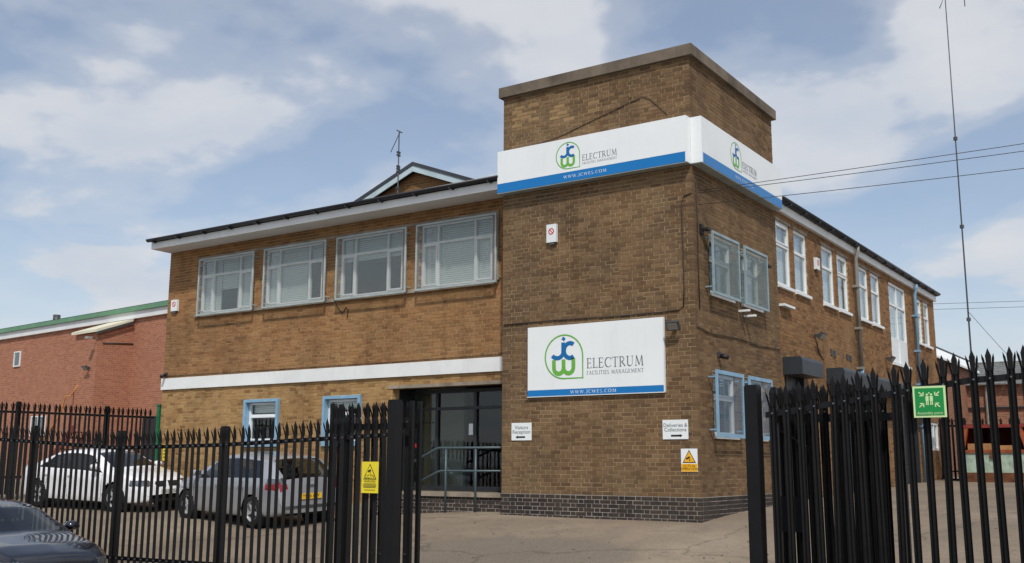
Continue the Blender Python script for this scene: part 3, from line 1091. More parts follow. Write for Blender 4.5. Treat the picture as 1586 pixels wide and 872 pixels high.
# side eaves
mb = MB()
mb.box((SX - 0.02, TD + 0.05, ROOF - 0.20), (0.06, YE + 0.05, ROOF - 0.02))
mb.build('fascia', 'white_paint', bld)
g2 = half_round('gutter', (0.14, TD + 0.02, ROOF + 0.07), (0.14, YE + 0.1, ROOF + 0.07), 0.075, bld)
mb = MB().box((-0.02, TD + 0.03, ROOF - 0.019), (0.13, YE + 0.06, ROOF + 0.09))
mb.build('eaves_felt', 'roof_felt', bld)
br_me2 = MB().box((-0.09, -0.018, -0.02), (0.08, 0.018, 0.02)).mesh('bracket', 'gutter_black')
for i in range(15):
    link('bracket', br_me2, g2, (0.14, TD + 0.5 + i, ROOF - 0.015))

# white string band across the front
mb = MB().box((XL - 0.01, S - 0.05, FZ(2.85)), (TW - 0.004, S - 0.0035, FZ(3.14)))
mb.build('string_band', 'white_paint', bld)
# window-row surround
mb = MB()
mb.box((FX(-13.9), S - 0.025, FZ(6.15)), (FX(-4.46), S + 0.08, FZ(6.215)))
mb.box((FX(-13.9), S - 0.06, FZ(4.655)), (FX(-4.46), S + 0.08, FZ(4.735)))
mb.box((FX(-4.54), S - 0.022, FZ(4.736)), (FX(-4.465), S + 0.08, FZ(6.149)))
mb.build('window_surround', 'concrete_trim', bld)
# entrance lintel
mb = MB().box((DOOR[0] - 0.12, S - 0.015, FZ(2.60)), (TW - 0.003, S + 0.24, FZ(2.67)))
mb.build('lintel', 'concrete_trim', bld)


# ---- windows
def make_window(face, u0, u1, z0, z1, mull, trans, frame_mat, openers=(), parent=bld, w=0.05, d0=0.06, d1=0.13, label=None, glass='window_glass'):
    """face(u,z,depth) box helper; mull: fractions; trans: fraction or None"""
    f = MB()
    f.box(face(u0, z0, d0), face(u0 + w, z1, d1))
    f.box(face(u1 - w, z0, d0), face(u1, z1, d1))
    f.box(face(u0 + w, z0, d0), face(u1 - w, z0 + w, d1))
    f.box(face(u0 + w, z1 - w, d0), face(u1 - w, z1, d1))
    xs = [u0 + w] + [u0 + (u1 - u0) * m for m in mull] + [u1 - w]
    zt = None if trans is None else z0 + (z1 - z0) * trans
    hw = w * 0.45
    for x in xs[1:-1]:
        f.box(face(x - hw, z0 + w, d0 + 0.002), face(x + hw, z1 - w, d1))
    rows = [(z0 + w, z1 - w)] if zt is None else [(z0 + w, zt - hw), (zt + hw, z1 - w)]
    cells = []
    for j in range(len(xs) - 1):
        a = xs[j] + (hw if j > 0 else 0)
        b = xs[j + 1] - (hw if j < len(xs) - 2 else 0)
        if zt is not None:
            f.box(face(a, zt - hw, d0 + 0.002), face(b, zt + hw, d1))
        for r_, (c, e) in enumerate(rows):
            if (j, r_) in openers:
                q = 0.035
                f.box(face(a, c, d0 - 0.012), face(a + q, e, d1 - 0.01))
                f.box(face(b - q, c, d0 - 0.012), face(b, e, d1 - 0.01))
                f.box(face(a + q, c, d0 - 0.012), face(b - q, c + q, d1 - 0.01))
                f.box(face(a + q, e - q, d0 - 0.012), face(b - q, e, d1 - 0.01))
                cells.append((a + q, b - q, c + q, e - q))
            else:
                cells.append((a, b, c, e))
    o = f.build('window', frame_mat, parent)
    dm = (d0 + d1) / 2
    for a, b, c, e in cells:
        MB().box(face(a, c, dm - 0.003), face(b, e, dm + 0.003)).build('pane', glass, o)
    return o


def make_guard(face, u0, u1, z0, z1, d, fmat, smat, parent, w=0.04):
    """hinged security guard standing off the wall: frame, stand-off arms, mesh sheet"""
    f = MB()
    f.box(face(u0, z0, d), face(u0 + w, z1, d + 0.03))
    f.box(face(u1 - w, z0, d), face(u1, z1, d + 0.03))
    f.box(face(u0 + w, z0, d), face(u1 - w, z0 + w, d + 0.03))
    f.box(face(u0 + w, z1 - w, d), face(u1 - w, z1, d + 0.03))
    for u in (u0 + 0.005, u1 - 0.03):
        for z in (z0 + 0.12, z1 - 0.14):
            f.box(face(u, z, d + 0.03), face(u + 0.025, z + 0.025, 0.002))
    f.build('guard_frame', fmat, parent)
    MB().box(face(u0 + w, z0 + w, d + 0.012), face(u1 - w, z1 - w, d + 0.016)).build('guard_mesh', smat, parent)


def blind(face, u0, u1, z0, z1, d, parent):
    MB().box(face(u0, z0, d), face(u1, z1, d + 0.012)).build('blind', 'blind', parent)


gx = [(-13.65, -11.62), (-11.27, -9.21), (-8.88, -6.80), (-6.53, -4.40)]
for i, (a, b, c, d) in enumerate(fr_top):
    w = make_window(f_front, a, b, c, d, (0.235, 0.745), 0.70, 'white_upvc', openers=((0, 0), (2, 0)))
    k0, kz = mp(gx[i][0], 4.655, 0.12, S - 0.18)
    k1, kz1 = mp(gx[i][1], 6.11, 0.12, S - 0.18)
    make_guard(f_front, k0, k1, kz, kz1, -0.20, 'guard_grey', 'guard_mesh', w)
    bw_ = b - a
    if i == 3:
        blind(f_front, a + 0.04, b - 0.04, c + 0.03, d - 0.03, 0.15, w)
    elif i == 0:
        blind(f_front, a + 0.04, a + bw_ * 0.35, c + 0.03, d - 0.03, 0.15, w)
        blind(f_front, a + bw_ * 0.66, b - 0.04, c + 0.03, d - 0.03, 0.15, w)
        blind(f_front, a + bw_ * 0.36, a + bw_ * 0.65, c + 0.6, d - 0.03, 0.155, w)
    elif i == 1:
        blind(f_front, a + 0.04, a + bw_ * 0.68, c + 0.03, d - 0.03, 0.15, w)
        blind(f_front, a + bw_ * 0.69, b - 0.04, c + 0.95, d - 0.03, 0.15, w)
    else:
        blind(f_front, a + 0.04, b - 0.04, c + 0.85, d - 0.03, 0.15, w)
for i, (a, b, c, d) in enumerate(fr_low):
    w = make_window(f_front, a + 0.06, b - 0.06, c + 0.06, d - 0.06, (), 0.68, 'white_upvc', openers=((0, 0),))
    f = MB()
    f.box(f_front(a - 0.02, c - 0.05, -0.07), f_front(a + 0.055, d + 0.02, 0.12))
    f.box(f_front(b - 0.055, c - 0.05, -0.07), f_front(b + 0.02, d + 0.02, 0.12))
    f.box(f_front(a + 0.055, d - 0.05, -0.07), f_front(b - 0.055, d + 0.02, 0.12))
    f.box(f_front(a + 0.055, c - 0.05, -0.072), f_front(b - 0.055, c + 0.05, 0.12))
    f.build('surround', 'frame_blue', w)
    blind(f_front, a + 0.08, b - 0.08, d - 0.30, d - 0.08, 0.2, w)
# tower side windows with guards
tg = [(0.47, 1.78), (2.04, 3.30)]
for i, (a, b, c, d) in enumerate(tw_ops):
    up = i < 2
    w = make_window(f_tower_side, a + 0.003, b - 0.003, c, d, () if i in (0, 2) else (0.45,), 0.62, 'white_upvc', openers=((0, 0), (0, 1)) if i in (0, 2) else ((0, 1),), w=0.036)
    g0, g1 = tg[i % 2]
    if up:
        make_guard(f_tower_side, g0, g1, 4.07, 5.24, -0.17, 'guard_blue', 'guard_mesh_dense', w, 0.05)
    else:
        make_guard(f_tower_side, g0, g1, 1.49, 2.69, -0.17, 'frame_blue', 'guard_mesh_blue', w, 0.07)
    MB().box(f_tower_side(a - 0.03, c - 0.05, -0.03), f_tower_side(b + 0.03, c - 0.002, 0.12)).build('sill', 'white_upvc', w)
    if i == 1:
        blind(f_tower_side, a + 0.04, b - 0.04, c + 0.04, d - 0.04, 0.2, w)
# side range windows
for i, (a, b, c, d) in enumerate(sd_top):
    w = make_window(f_side, a, b, c, d, (), 0.64, 'white_upvc', openers=((0, 1),) if i % 3 == 0 else (), w=0.07, d0=0.03, d1=0.1)
    MB().box(f_side(a - 0.04, c - 0.07, -0.07), f_side(b + 0.04, c - 0.002, 0.1)).build('sill', 'white_upvc', w)
    MB().box(f_side(a - 0.05, d + 0.001, -0.012), f_side(b + 0.05, d + 0.06, 0.1)).build('lintel', 'concrete_trim', w)
    blind(f_side, a + 0.06, b - 0.06, c + 0.06, d - 0.06, 0.16, w)
w = make_window(f_side, STAIR[0], STAIR[1], 4.62, STAIR[3], (0.5,), 0.62, 'white_upvc', w=0.07, d0=0.02, d1=0.1)
MB().box(f_side(STAIR[0], STAIR[2], 0.02), f_side(STAIR[1], 4.618, 0.1)).build('infill_panel', 'white_upvc', w)
MB().box(f_side((STAIR[0] + STAIR[1]) / 2 - .03, STAIR[2], 0.0), f_side((STAIR[0] + STAIR[1]) / 2 + .03, 4.6, 0.019)).build('cover_strip', 'white_upvc', w)
MB().box(f_side(STAIR[0] - 0.04, STAIR[2] - 0.08, -0.07), f_side(STAIR[1] + 0.04, STAIR[2] - 0.002, 0.1)).build('sill', 'white_upvc', w)
blind(f_side, STAIR[0] + 0.06, STAIR[1] - 0.06, 4.7, 6.24, 0.16, w)
w = make_window(f_side, *LOWW, (0.5,), None, 'white_upvc', w=0.07, d0=0.02, d1=0.1)
blind(f_side, LOWW[0] + .05, LOWW[1] - .05, LOWW[2] + .05, LOWW[3] - .05, 0.16, w)

# roller shutters on the side
for i, (a, b, c, d) in enumerate(SHUT):
    m = MB()
    zz0 = gz(0.2, (a + b) / 2) - 0.05
    n = int((d - zz0) / 0.076)
    prof = []
    for k in range(n + 1):
        z = zz0 + k * 0.076
        prof += [(SX - 0.10, z), (SX - 0.075, z + 0.02), (SX - 0.075, z + 0.056)]
    o = len(m.v)
    for x, z in prof:
        m.v += [(x, a + 0.004, z), (x, b - 0.004, z)]
    for k in range(len(prof) - 1):
        m.face([o + 2 * k, o + 2 * k + 1, o + 2 * k + 3, o + 2 * k + 2])
    if i == 0:
        m = MB().box((SX - 0.13, a + 0.004, zz0), (SX - 0.08, b - 0.004, 2.35))
        m.box((SX - 0.13, a + 0.004, 2.36), (SX - 0.07, b - 0.004, 2.42))
        m.box((SX - 0.13, a + 0.004, 2.43), (SX - 0.10, b - 0.004, d))
        sh = m.build('service_door', 'frame_dark', bld)
        MB().box((SX - 0.079, a + 0.14, 1.42), (SX - 0.03, a + 0.18, 1.60)).build('handle', 'bolt_steel', sh)
    else:
        sh = m.build('shutter', 'shutter_grey', bld)
    MB().box((SX - 0.12, a + 0.002, zz0), (SX + 0.03, a + 0.09, d - 0.003)).build('guide_rail', 'frame_dark', sh)
    MB().box((SX - 0.12, b - 0.09, zz0), (SX + 0.03, b - 0.002, d - 0.003)).build('guide_rail', 'frame_dark', sh)
for a, b in ((4.50, 5.90), (7.50, 16.45)):
    m = MB()
    m.prism([(SX + 0.003, 2.90), (0.40, 2.90), (0.40, 3.20), (0.36, 3.27), (SX + 0.003, 3.27)], 1, a, b)
    m.build('shutter_box', 'shutter_grey', bld)

# rainwater pipes
for y, m_hi, m_lo, ztop in ((10.12, 'pipe_grey', 'pipe_blue', ROOF - 0.02), (16.50, 'pipe_blue', 'pipe_blue', ROOF - 0.1)):
    p = MB().tube([(0.14, y, ztop + 0.02), (0.14, y, ztop - 0.12), (0.08, y, ztop - 0.3), (0.08, y, 3.46)], 0.05, 10).build('drainpipe', m_hi, bld, True)
    MB().tube([(0.08, y, 3.459), (0.08, y, gz(0.2, y) - 0.02)], 0.055, 10).build('lower_pipe', m_lo, p, True)
    for z in (5.6, 4.5, 3.47, 2.2):
        MB().box((SX + 0.004, y - 0.09, z - 0.03), (0.135, y + 0.09, z + 0.03)).build('collar', m_hi, p)
# small vent grilles and white stub pipes on the side walls
m = MB().box((0.004, 2.03, 3.93), (0.22, 2.09, 3.97))
m.build('overflow_pipe', 'white_upvc', bld)
MB().box((0.004, 2.30, 3.86), (0.24, 2.36, 3.90)).build('overflow_pipe', 'white_upvc', bld)
MB().box((SX + 0.004, 4.42, 4.36), (0.10, 5.1, 4.41)).build('white_conduit', 'white_upvc', bld)
for y, z in ((7.9, 3.62), (8.15, 3.6), (9.2, 3.62), (9.45, 3.6)):
    MB().box((SX + 0.004, y, z), (SX + 0.02, y + 0.16, z + 0.14)).build('air_brick', 'frame_dark', bld)

# entrance: recessed glazed screen
GY = 1.30
jl, jr, zt, zb = DOOR[0] + 0.01, TW - 0.01, FZ(2.60), 0.44
mb = MB()
mb.box((DOOR[0] - 0.24, S + 0.245, 0.42), (DOOR[0] - 0.008, GY + 0.1, zt + 0.02))
mb.box((DOOR[0] - 0.24, S + 0.245, zt + 0.021), (TW - 0.004, GY + 0.1, zt + 0.1))
mb.build('porch_lining', 'frame_dark', bld)
mb = MB()
mb.box((DOOR[0] - 0.3, LY + 0.505, 0.30), (TW - 0.013, 4.45, 0.42))
mb.build('floor_slab', 'concrete_dark', bld)
mb = MB()
mb.box((DOOR[0] + 0.9, LY - 0.05, 0.34), (TW - 0.014, LY + 0.5, 0.425))
mb.box((DOOR[0] - 0.36, LY - 0.01, 0.361), (DOOR[0] + 0.895, LY + 0.5, 0.40))
mb.build('landing_slab', 'concrete_trim', bld)
ms = [mp(x, 0, 0.8, GY)[0] for x in (-7.30, -6.38, -5.36)] + [jr - 0.03]
scr = MB()
for x in ms:
    scr.box((x - 0.035, GY - 0.05, zb), (x + 0.035, GY + 0.05, zt - 0.01))
for a, b in zip(ms[:-1], ms[1:]):
    scr.box((a + 0.035, GY - 0.05, zb), (b - 0.035, GY + 0.05, zb + 0.09))
    scr.box((a + 0.035, GY - 0.05, 2.17), (b - 0.035, GY + 0.05, 2.23))
    scr.box((a + 0.035, GY - 0.05, zt - 0.09), (b - 0.035, GY + 0.05, zt - 0.011))
screen = scr.build('entrance_screen', 'frame_dark', bld)
for i, (a, b) in enumerate(zip(ms[:-1], ms[1:])):
    MB().box((a + 0.035, GY - 0.004, 2.23), (b - 0.035, GY + 0.004, zt - 0.09)).build('pane', 'door_glass', screen)
    MB().box((a + 0.035, GY - 0.004, zb + 0.09), (b - 0.035, GY + 0.004, 2.17)).build('pane', 'door_glass', screen)
m = MB()
for z in (1.22, 1.88):
    for k in range(9):
        x = ms[0] + 0.1 + k * 0.1
        m.box((x, GY - 0.012, z), (x + 0.04, GY - 0.006, z + 0.035))
m.build('manifestation_dots', 'sign_black', screen)
MB().box((ms[2] - 0.19, GY - 0.014, 1.62), (ms[2] - 0.08, GY - 0.006, 1.86)).build('paper_notice', 'sign_white', screen)
MB().box((ms[0] + 0.32, GY - 0.014, 1.36), (ms[0] + 0.40, GY - 0.006, 1.44)).build('red_sticker', 'sign_red', screen)
m = MB()
m.box((XL + 0.5, 2.05, 0.421), (ms[1] + 0.15, 2.15, 2.75))
m.build('lobby_wall', 'room_wall', bld)

# brick gable and pitched roof standing behind the front eaves
GX, GYY, GZ = -8.9, 3.0, 8.60
sl = 0.385
mb = MB()
hw = 4.3
mb.prism([(GX - hw + .25, ROOF + .05), (GX + hw - .25, ROOF + .05), (GX + hw - .25, GZ - sl * (hw - .25) - .19), (GX, GZ - 0.19), (GX - hw + .25, GZ - sl * (hw - .25) - .19)], 1, GYY, GYY + 0.24)
mb.build('gable_wall', 'plain_masonry', bld)
for s in (-1, 1):
    pts = [(GX, GZ), (GX + s * hw, GZ - sl * hw), (GX + s * hw, GZ - sl * hw - 0.09), (GX, GZ - 0.09)]
    m = MB()
    m.prism(pts if s > 0 else pts[::-1], 1, GYY - 0.22, 15)
    m.build('pitched_roof', 'roof_felt', bld)
    pts = [(GX + s * .002, GZ - 0.092), (GX + s * hw, GZ - sl * hw - 0.092), (GX + s * hw, GZ - sl * hw - 0.25), (GX + s * .002, GZ - 0.25)]
    m = MB()
    m.prism(pts if s > 0 else pts[::-1], 1, GYY - 0.20, GYY - 0.16)
    m.build('bargeboard', 'barge_paint', bld)

# ------------------------------------------------------------------ signs on the building
SB = thing('sign_board', 'large white board with green and blue emblem over blue web address strip on tower', 'sign', (-2.07, -0.05, 2.285))


def W(o):
    """world-space builder for children of an unrotated thing"""
    class _P:
        location = o.location
    return o


def wl(o, loc):
    return tuple(Vector(loc) - o.location)


wpart(MB().box((-3.52, -0.055, 2.405), (-0.62, -0.003, 3.63)), 'board', 'sign_white', SB)
wpart(MB().box((-3.52, -0.055, 2.285), (-0.62, -0.003, 2.404)), 'web_strip', 'sign_blue', SB)
mb = MB()
mb.box((-3.535, -0.058, 2.27), (-0.605, -0.002, 2.284))
mb.box((-0.619, -0.058, 2.2845), (-0.600, -0.002, 3.63))
wpart(mb, 'edge_trim', 'white_upvc', SB)


def front_print(o, cx, cz, r, ex, ez, ew, eh, sx_, sz_, sw_, sh_, wx, wz, ww, wh, y):
    base = Vector(o.location)
    P0 = lambda x0, z0: (lambda u, v, l: tuple(Vector((x0 + u, y - l, z0 + v)) - base))
    logo(P0(cx, cz), r, o)
    roman('ELECTRUM', eh * 0.94, ew, P0(ex, ez), 'sign_grey', 'name_lettering', o, 0.68)
    roman('FACILITIES MANAGEMENT', sh_, sw_, P0(sx_, sz_), 'sign_grey', 'strapline_lettering', o, 0.75)
    roman('WWW.JCWES.COM', wh, ww, P0(wx, wz), 'sign_light', 'web_lettering', o, 1.1, 0.16)


front_print(SB, -2.70, 3.02, 0.415, -2.20, 2.775, 1.19, 0.20, -2.20, 2.655, 1.19, 0.072, -2.56, 2.315, 0.98, 0.062, -0.058)

FS = thing('fascia_sign', 'long white fascia sign with blue lower stripe on front of brick tower', 'sign', (-2.07, -0.1, 6.41), 0, 'fascia signs round the tower')
wpart(MB().box((-4.17, -0.20, 6.60), (0.0, -0.003, 7.28)), 'panel', 'sign_white', FS)
mb = MB()
mb.box((-4.17, -0.20, 6.41), (-0.03, -0.003, 6.599))
wpart(mb, 'stripe', 'sign_blue', FS)
wpart(MB().box((-0.029, -0.199, 6.41), (0.0, -0.003, 6.599)), 'end_trim', 'sign_white', FS)
wpart(MB().box((-4.172, -0.195, 6.395), (0.0, -0.003, 6.409)), 'underside', 'guard_grey', FS)
front_print(FS, -2.50, 6.93, 0.265, -2.18, 6.77, 0.76, 0.13, -2.18, 6.695, 0.76, 0.046, -2.60, 6.475, 0.95, 0.06, -0.203)

SS = thing('fascia_sign', 'long white fascia sign with blue lower stripe on side of brick tower', 'sign', (0.11, 2.07, 6.41), 0, 'fascia signs round the tower')
wpart(MB().box((0.003, -0.02, 6.60), (0.22, 4.18, 7.28)), 'panel', 'sign_white', SS)
wpart(MB().box((0.003, 0.03, 6.41), (0.22, 4.18, 6.599)), 'stripe', 'sign_blue', SS)
wpart(MB().box((0.003, -0.02, 6.41), (0.219, 0.029, 6.599)), 'end_trim', 'sign_white', SS)
wpart(MB().box((0.003, -0.01, 6.395), (0.215, 4.175, 6.409)), 'underside', 'guard_grey', SS)
base = Vector(SS.location)
P1 = lambda y0, z0: (lambda u, v, l: tuple(Vector((0.223 + l, y0 + u, z0 + v)) - base))
logo(P1(1.62, 6.93), 0.265, SS)
roman('ELECTRUM', 0.13, 0.76, P1(1.94, 6.77), 'sign_grey', 'name_lettering', SS, 0.8)
roman('FACILITIES MANAGEMENT', 0.046, 0.76, P1(1.94, 6.695), 'sign_grey', 'strapline_lettering', SS, 0.75)
roman('WWW.JCWES.COM', 0.06, 0.95, P1(1.55, 6.475), 'sign_light', 'web_lettering', SS, 1.1, 0.16)


def notice(name, label, x0, x1, z0, z1, lines, size, arrow):
    o = thing(name, label, 'sign', ((x0 + x1) / 2, -0.004, z0), group='small direction notices')
    wpart(MB().box((x0, -0.016, z0), (x1, -0.004, z1)), 'plate', 'sign_white', o)
    cx = (x0 + x1) / 2
    put_text(lines, size, 'sign_grey', 'lettering', o, wl(o, (cx, -0.0185, z0 + (z1 - z0) * 0.60)), sx=1.02)
    m = MB()
    zc = z0 + 0.062
    hl = 0.085
    m.box((cx - hl, -0.0185, zc - 0.016), (cx + hl, -0.0165, zc + 0.016))
    e = cx + hl if arrow > 0 else cx - hl
    m.prism([(e, zc - 0.03), (e + arrow * 0.05, zc), (e, zc + 0.03)], 1, -0.0185, -0.0165)
    wpart(m, 'arrow', 'sign_black', o)
    return o


notice('notice_plate', 'small white Visitors Reception notice with black arrow on tower', -3.92, -3.46, 1.455, 1.79, 'Visitors\nReception', 0.100, -1)
notice('notice_plate', 'small white Deliveries and Collections notice with black arrow near tower corner', -0.68, -0.19, 1.445, 1.785, 'Deliveries &\nCollections', 0.092, 1)


def tri_ring(m, cx, cz, h, wdt, y, dz=0.0):
    """solid triangle, point up"""
    m.prism([(cx - h * 0.56, cz), (cx + h * 0.56, cz), (cx, cz + h)], 1, y, y + 0.002)


CS = thing('warning_sign', 'white and amber CCTV warning sign low on tower near its corner', 'sign', (-0.185, -0.004, 0.88))
wpart(MB().box((-0.34, -0.012, 0.88), (-0.03, -0.004, 1.28)), 'plate', 'sign_white', CS)
wpart(MB().box((-0.335, -0.0145, 0.885), (-0.035, -0.0125, 1.02)), 'amber_panel', 'sign_amber', CS)
m = MB(); tri_ring(m, -0.185, 1.035, 0.225, 0, -0.0145)
wpart(m, 'triangle_border', 'sign_black', CS)
m = MB(); tri_ring(m, -0.185, 1.05, 0.185, 0, -0.0170)
wpart(m, 'triangle', 'sign_amber', CS)
m = MB()
m.prism([(-0.235, 1.09), (-0.165, 1.12), (-0.175, 1.15), (-0.245, 1.115)], 1, -0.0195, -0.0175)
m.box((-0.185, -0.0195, 1.075), (-0.165, -0.0175, 1.10))
wpart(m, 'camera_symbol', 'sign_black', CS)
put_text('CCTV IN\nOPERATION', 0.058, 'sign_black', 'lettering', CS, wl(CS, (-0.185, -0.0165, 0.955)))


# ------------------------------------------------------------------ fittings on the walls
def alarm_box(label, face, u, z, w, h, mark=True):
    """face(u,z,depth) with depth negative outwards"""
    p = face(u, z, 0)
    o = thing('alarm_box', label, 'alarm box', p, group='alarm boxes on the walls')
    wpart(MB().box(face(u - w / 2, z - h / 2, -0.075), face(u + w / 2, z + h / 2, -0.004)), 'housing', 'white_upvc', o)
    if mark:
        m = MB()
        c = Vector(face(u, z + h * 0.1, -0.0775))
        a = Vector(face(u + 1, z, -0.0775)) - Vector(face(u, z, -0.0775))
        r_ = w * 0.3
        n = 16
        vs = []
        for k in range(n):
            for rr in (r_, r_ * 0.68):
                vs.append(tuple(c + a * (rr * math.cos(2 * math.pi * k / n)) + Vector((0, 0, rr * math.sin(2 * math.pi * k / n)))))
        m.add(vs, [(2 * k, 2 * k + 1, (2 * k + 3) % (2 * n), (2 * k + 2) % (2 * n)) for k in range(n)])
        bb = Vector(face(u, z, -0.0785)) - Vector(face(u, z, -0.0775))
        q = r_ * 0.75
        m.add([tuple(c + bb + a * s_ * q + Vector((0, 0, t_ * q))) for s_, t_ in ((-.85, .6), (-.6, .85), (.85, -.6), (.6, -.85))], [(0, 1, 2, 3)])
        wpart(m, 'emblem', 'sign_red', o)
    wpart(MB().box(face(u - w * 0.25, z - h / 2 - 0.04, -0.06), face(u + w * 0.25, z - h / 2 - 0.001, -0.01)), 'strobe', 'sign_grey', o)
    return o


alarm_box('white alarm box with red emblem high on tower front', f_tower_front, -2.965, 5.46, 0.22, 0.36)
alarm_box('white alarm box with red mark at left end of front wall', f_front, FX(-14.70), FZ(5.03), 0.24, 0.30)
alarm_box('white alarm box on side wall between upper window pairs', f_side, 7.05, 5.70, 0.24, 0.28)


def floodlight(label, p, n, w=0.24, name='floodlight', lens=True):
    """p on wall, n outward unit vector"""
    n = Vector(n)
    s = Vector((-n.y, n.x, 0))
    o = thing(name, label, 'light', p, group='wall floodlights')
    M = Matrix((( s.x, n.x, 0, 0), (s.y, n.y, 0, 0), (0, 0, 1, 0), (0, 0, 0, 1)))
    m = MB()
    m.box((-0.03, 0.003, -0.03), (0.03, 0.16, 0.03), mat=M)
    m.build('bracket', 'lamp_grey', o)
    T = M @ Matrix.Translation((0, 0.17, -0.02)) @ Matrix.Rotation(R(-38), 4, 'X')
    m = MB()
    m.box((-w / 2, -0.03, -0.085), (w / 2, 0.03, 0.085), mat=T)
    m.build('head', 'lamp_grey', o)
    m = MB()
    m.box((-w / 2 + 0.02, 0.031, -0.065), (w / 2 - 0.02, 0.036, 0.065), mat=T)
    m.build('lens', 'lamp_lens', o)
    return o


floodlight('small floodlight beside large white sign board on tower', (-0.36, 0, 3.46), (0, -1, 0))
floodlight('dark floodlight on side wall above first shutter', (SX, 6.75, 3.97), (1, 0, 0), 0.34)
floodlight('dark floodlight on side wall below tall stair window', (SX, 13.0, 3.97), (1, 0, 0), 0.34)


def camera_unit(label, p, n):
    n = Vector(n)
    s = Vector((-n.y, n.x, 0))
    o = thing('security_camera', label, 'camera', p, group='small wall cameras')
    M = Matrix(((s.x, n.x, 0, 0), (s.y, n.y, 0, 0), (0, 0, 1, 0), (0, 0, 0, 1)))
    MB().box((-0.035, 0.003, -0.05), (0.035, 0.07, 0.05), mat=M).build('bracket', 'lamp_grey', o)
    m = MB()
    m.tube([tuple(M @ Vector((0, 0.05, -0.02))), tuple(M @ Vector((0.02, 0.2, -0.06)))], 0.045, 10)
    m.build('barrel', 'black_plastic', o, True)
    return o


camera_unit('small dark camera on tower side above blue window', (0, 0.95, 3.0), (1, 0, 0))
camera_unit('small dark camera at left end of white band', (FX(-14.9), S, FZ(3.24)), (0, -1, 0))
for a, z, l in ((0.32, 5.24, 'black bracket at upper left corner of tower window guard'), (3.45, 5.05, 'black bracket at right edge of tower window guards')):
    o = thing('wall_bracket', l, 'bracket', (0, a, z))
    MB().box((0.004, -0.05, -0.09), (0.05, 0.05, 0.09)).build('plate', 'black_plastic', o)
    MB().box((0.051, -0.03, -0.02), (0.16, 0.12, 0.02)).build('arm', 'black_plastic', o)


def cable(label, pts, r=0.010, name='cable', mat='cable_black'):
    b = Vector(pts[0])
    m = MB().tube([tuple(Vector(p) - b) for p in pts], r, 6)
    o = m.build(name, mat, None, True)
    o.location = b
    return tag(o, label, 'cable')


cable('black cable running along tower front above sign board then up near corner',
      [(-4.12, -0.016, 3.735), (-3.0, -0.016, 3.745), (-1.5, -0.016, 3.72), (-0.32, -0.016, 3.73), (-0.22, -0.016, 3.80), (-0.20, -0.016, 4.1), (-0.21, -0.016, 5.70), (-0.16, -0.016, 5.82), (-0.02, -0.016, 5.86)])
cable('thin cable sagging across tower side above blue windows', [(0.016, 0.02, 3.42), (0.016, 0.6, 3.36), (0.016, 2.0, 3.40), (0.016, 3.0, 3.37), (0.016, 4.28, 3.40)])
cable('thin vertical cable down tower side near corner', [(0.016, 0.16, 6.1), (0.016, 0.17, 5.5), (0.016, 0.15, 4.6), (0.016, 0.16, 3.75)], 0.009)
cable('old cable line slanting across tower top above fascia sign', [(-3.75, -0.012, 7.30), (-2.8, -0.012, 7.42), (-1.3, -0.012, 7.80), (-0.95, -0.012, 7.88), (-0.80, -0.012, 7.80), (-0.45, -0.012, 7.42)], 0.007)
cable('hanging dark cable ends below the third upper window', [(FX(-8.9), S - 0.21, FZ(4.7)), (FX(-8.95), S - 0.03, FZ(4.55)), (FX(-8.82), S - 0.015, FZ(4.38)), (FX(-8.75), S - 0.015, FZ(4.40)), (FX(-8.7), S - 0.015, FZ(4.50)), (FX(-8.62), S - 0.015, FZ(4.45)), (FX(-8.64), S - 0.015, FZ(4.25))], 0.010)
cable('thin wire clipped along top of white band', [(FX(-14.9), S - 0.015, FZ(3.20)), (FX(-11), S - 0.015, FZ(3.19)), (FX(-7), S - 0.015, FZ(3.18)), (TW - 0.1, S - 0.015, FZ(3.2))], 0.008)
cable('thin cable hanging from floodlight on side wall', [(SX + 0.012, 6.9, 3.85), (SX + 0.012, 6.95, 3.6), (SX + 0.012, 7.3, 3.45)], 0.010)

# handrail at the entrance
HR = thing('handrail', 'grey tubular handrail sloping down beside entrance steps', 'handrail', (-5.6, 0.33, 0.0))
hp = lambda x, z: (lambda q: (q[0], 0.33, q[1]))(mp(x, z, 0.1, 0.33))
tops = [hp(-6.36, 1.06), hp(-5.61, 1.30), hp(-4.86, 1.30)]
for t_ in tops:
    wpart(MB().tube([(t_[0], 0.33, gz(t_[0], 0.33) - 0.05), t_], 0.024, 10), 'post', 'rail_paint', HR, True)
wpart(MB().tube([hp(-6.5, 1.02), hp(-5.86, 1.30), hp(-5.8, 1.32), (TW + 0.0, 0.33, 1.325)], 0.026, 10), 'rail', 'rail_paint', HR, True)
wpart(MB().tube([hp(-6.42, 0.58), hp(-5.80, 0.845), hp(-5.72, 0.86), (TW + 0.0, 0.33, 0.865)], 0.022, 10), 'rail', 'rail_paint', HR, True)
# three steps climbing to the landing behind the rail
ST = MB()
for k in range(3):
    ST.box((DOOR[0] - 0.36 - 0.3 * (k + 1), LY, -0.4), (DOOR[0] - 0.361 - 0.3 * k, S - 0.002, 0.40 - 0.14 * (k + 1)))
ST.build('step', 'concrete_trim', bld)

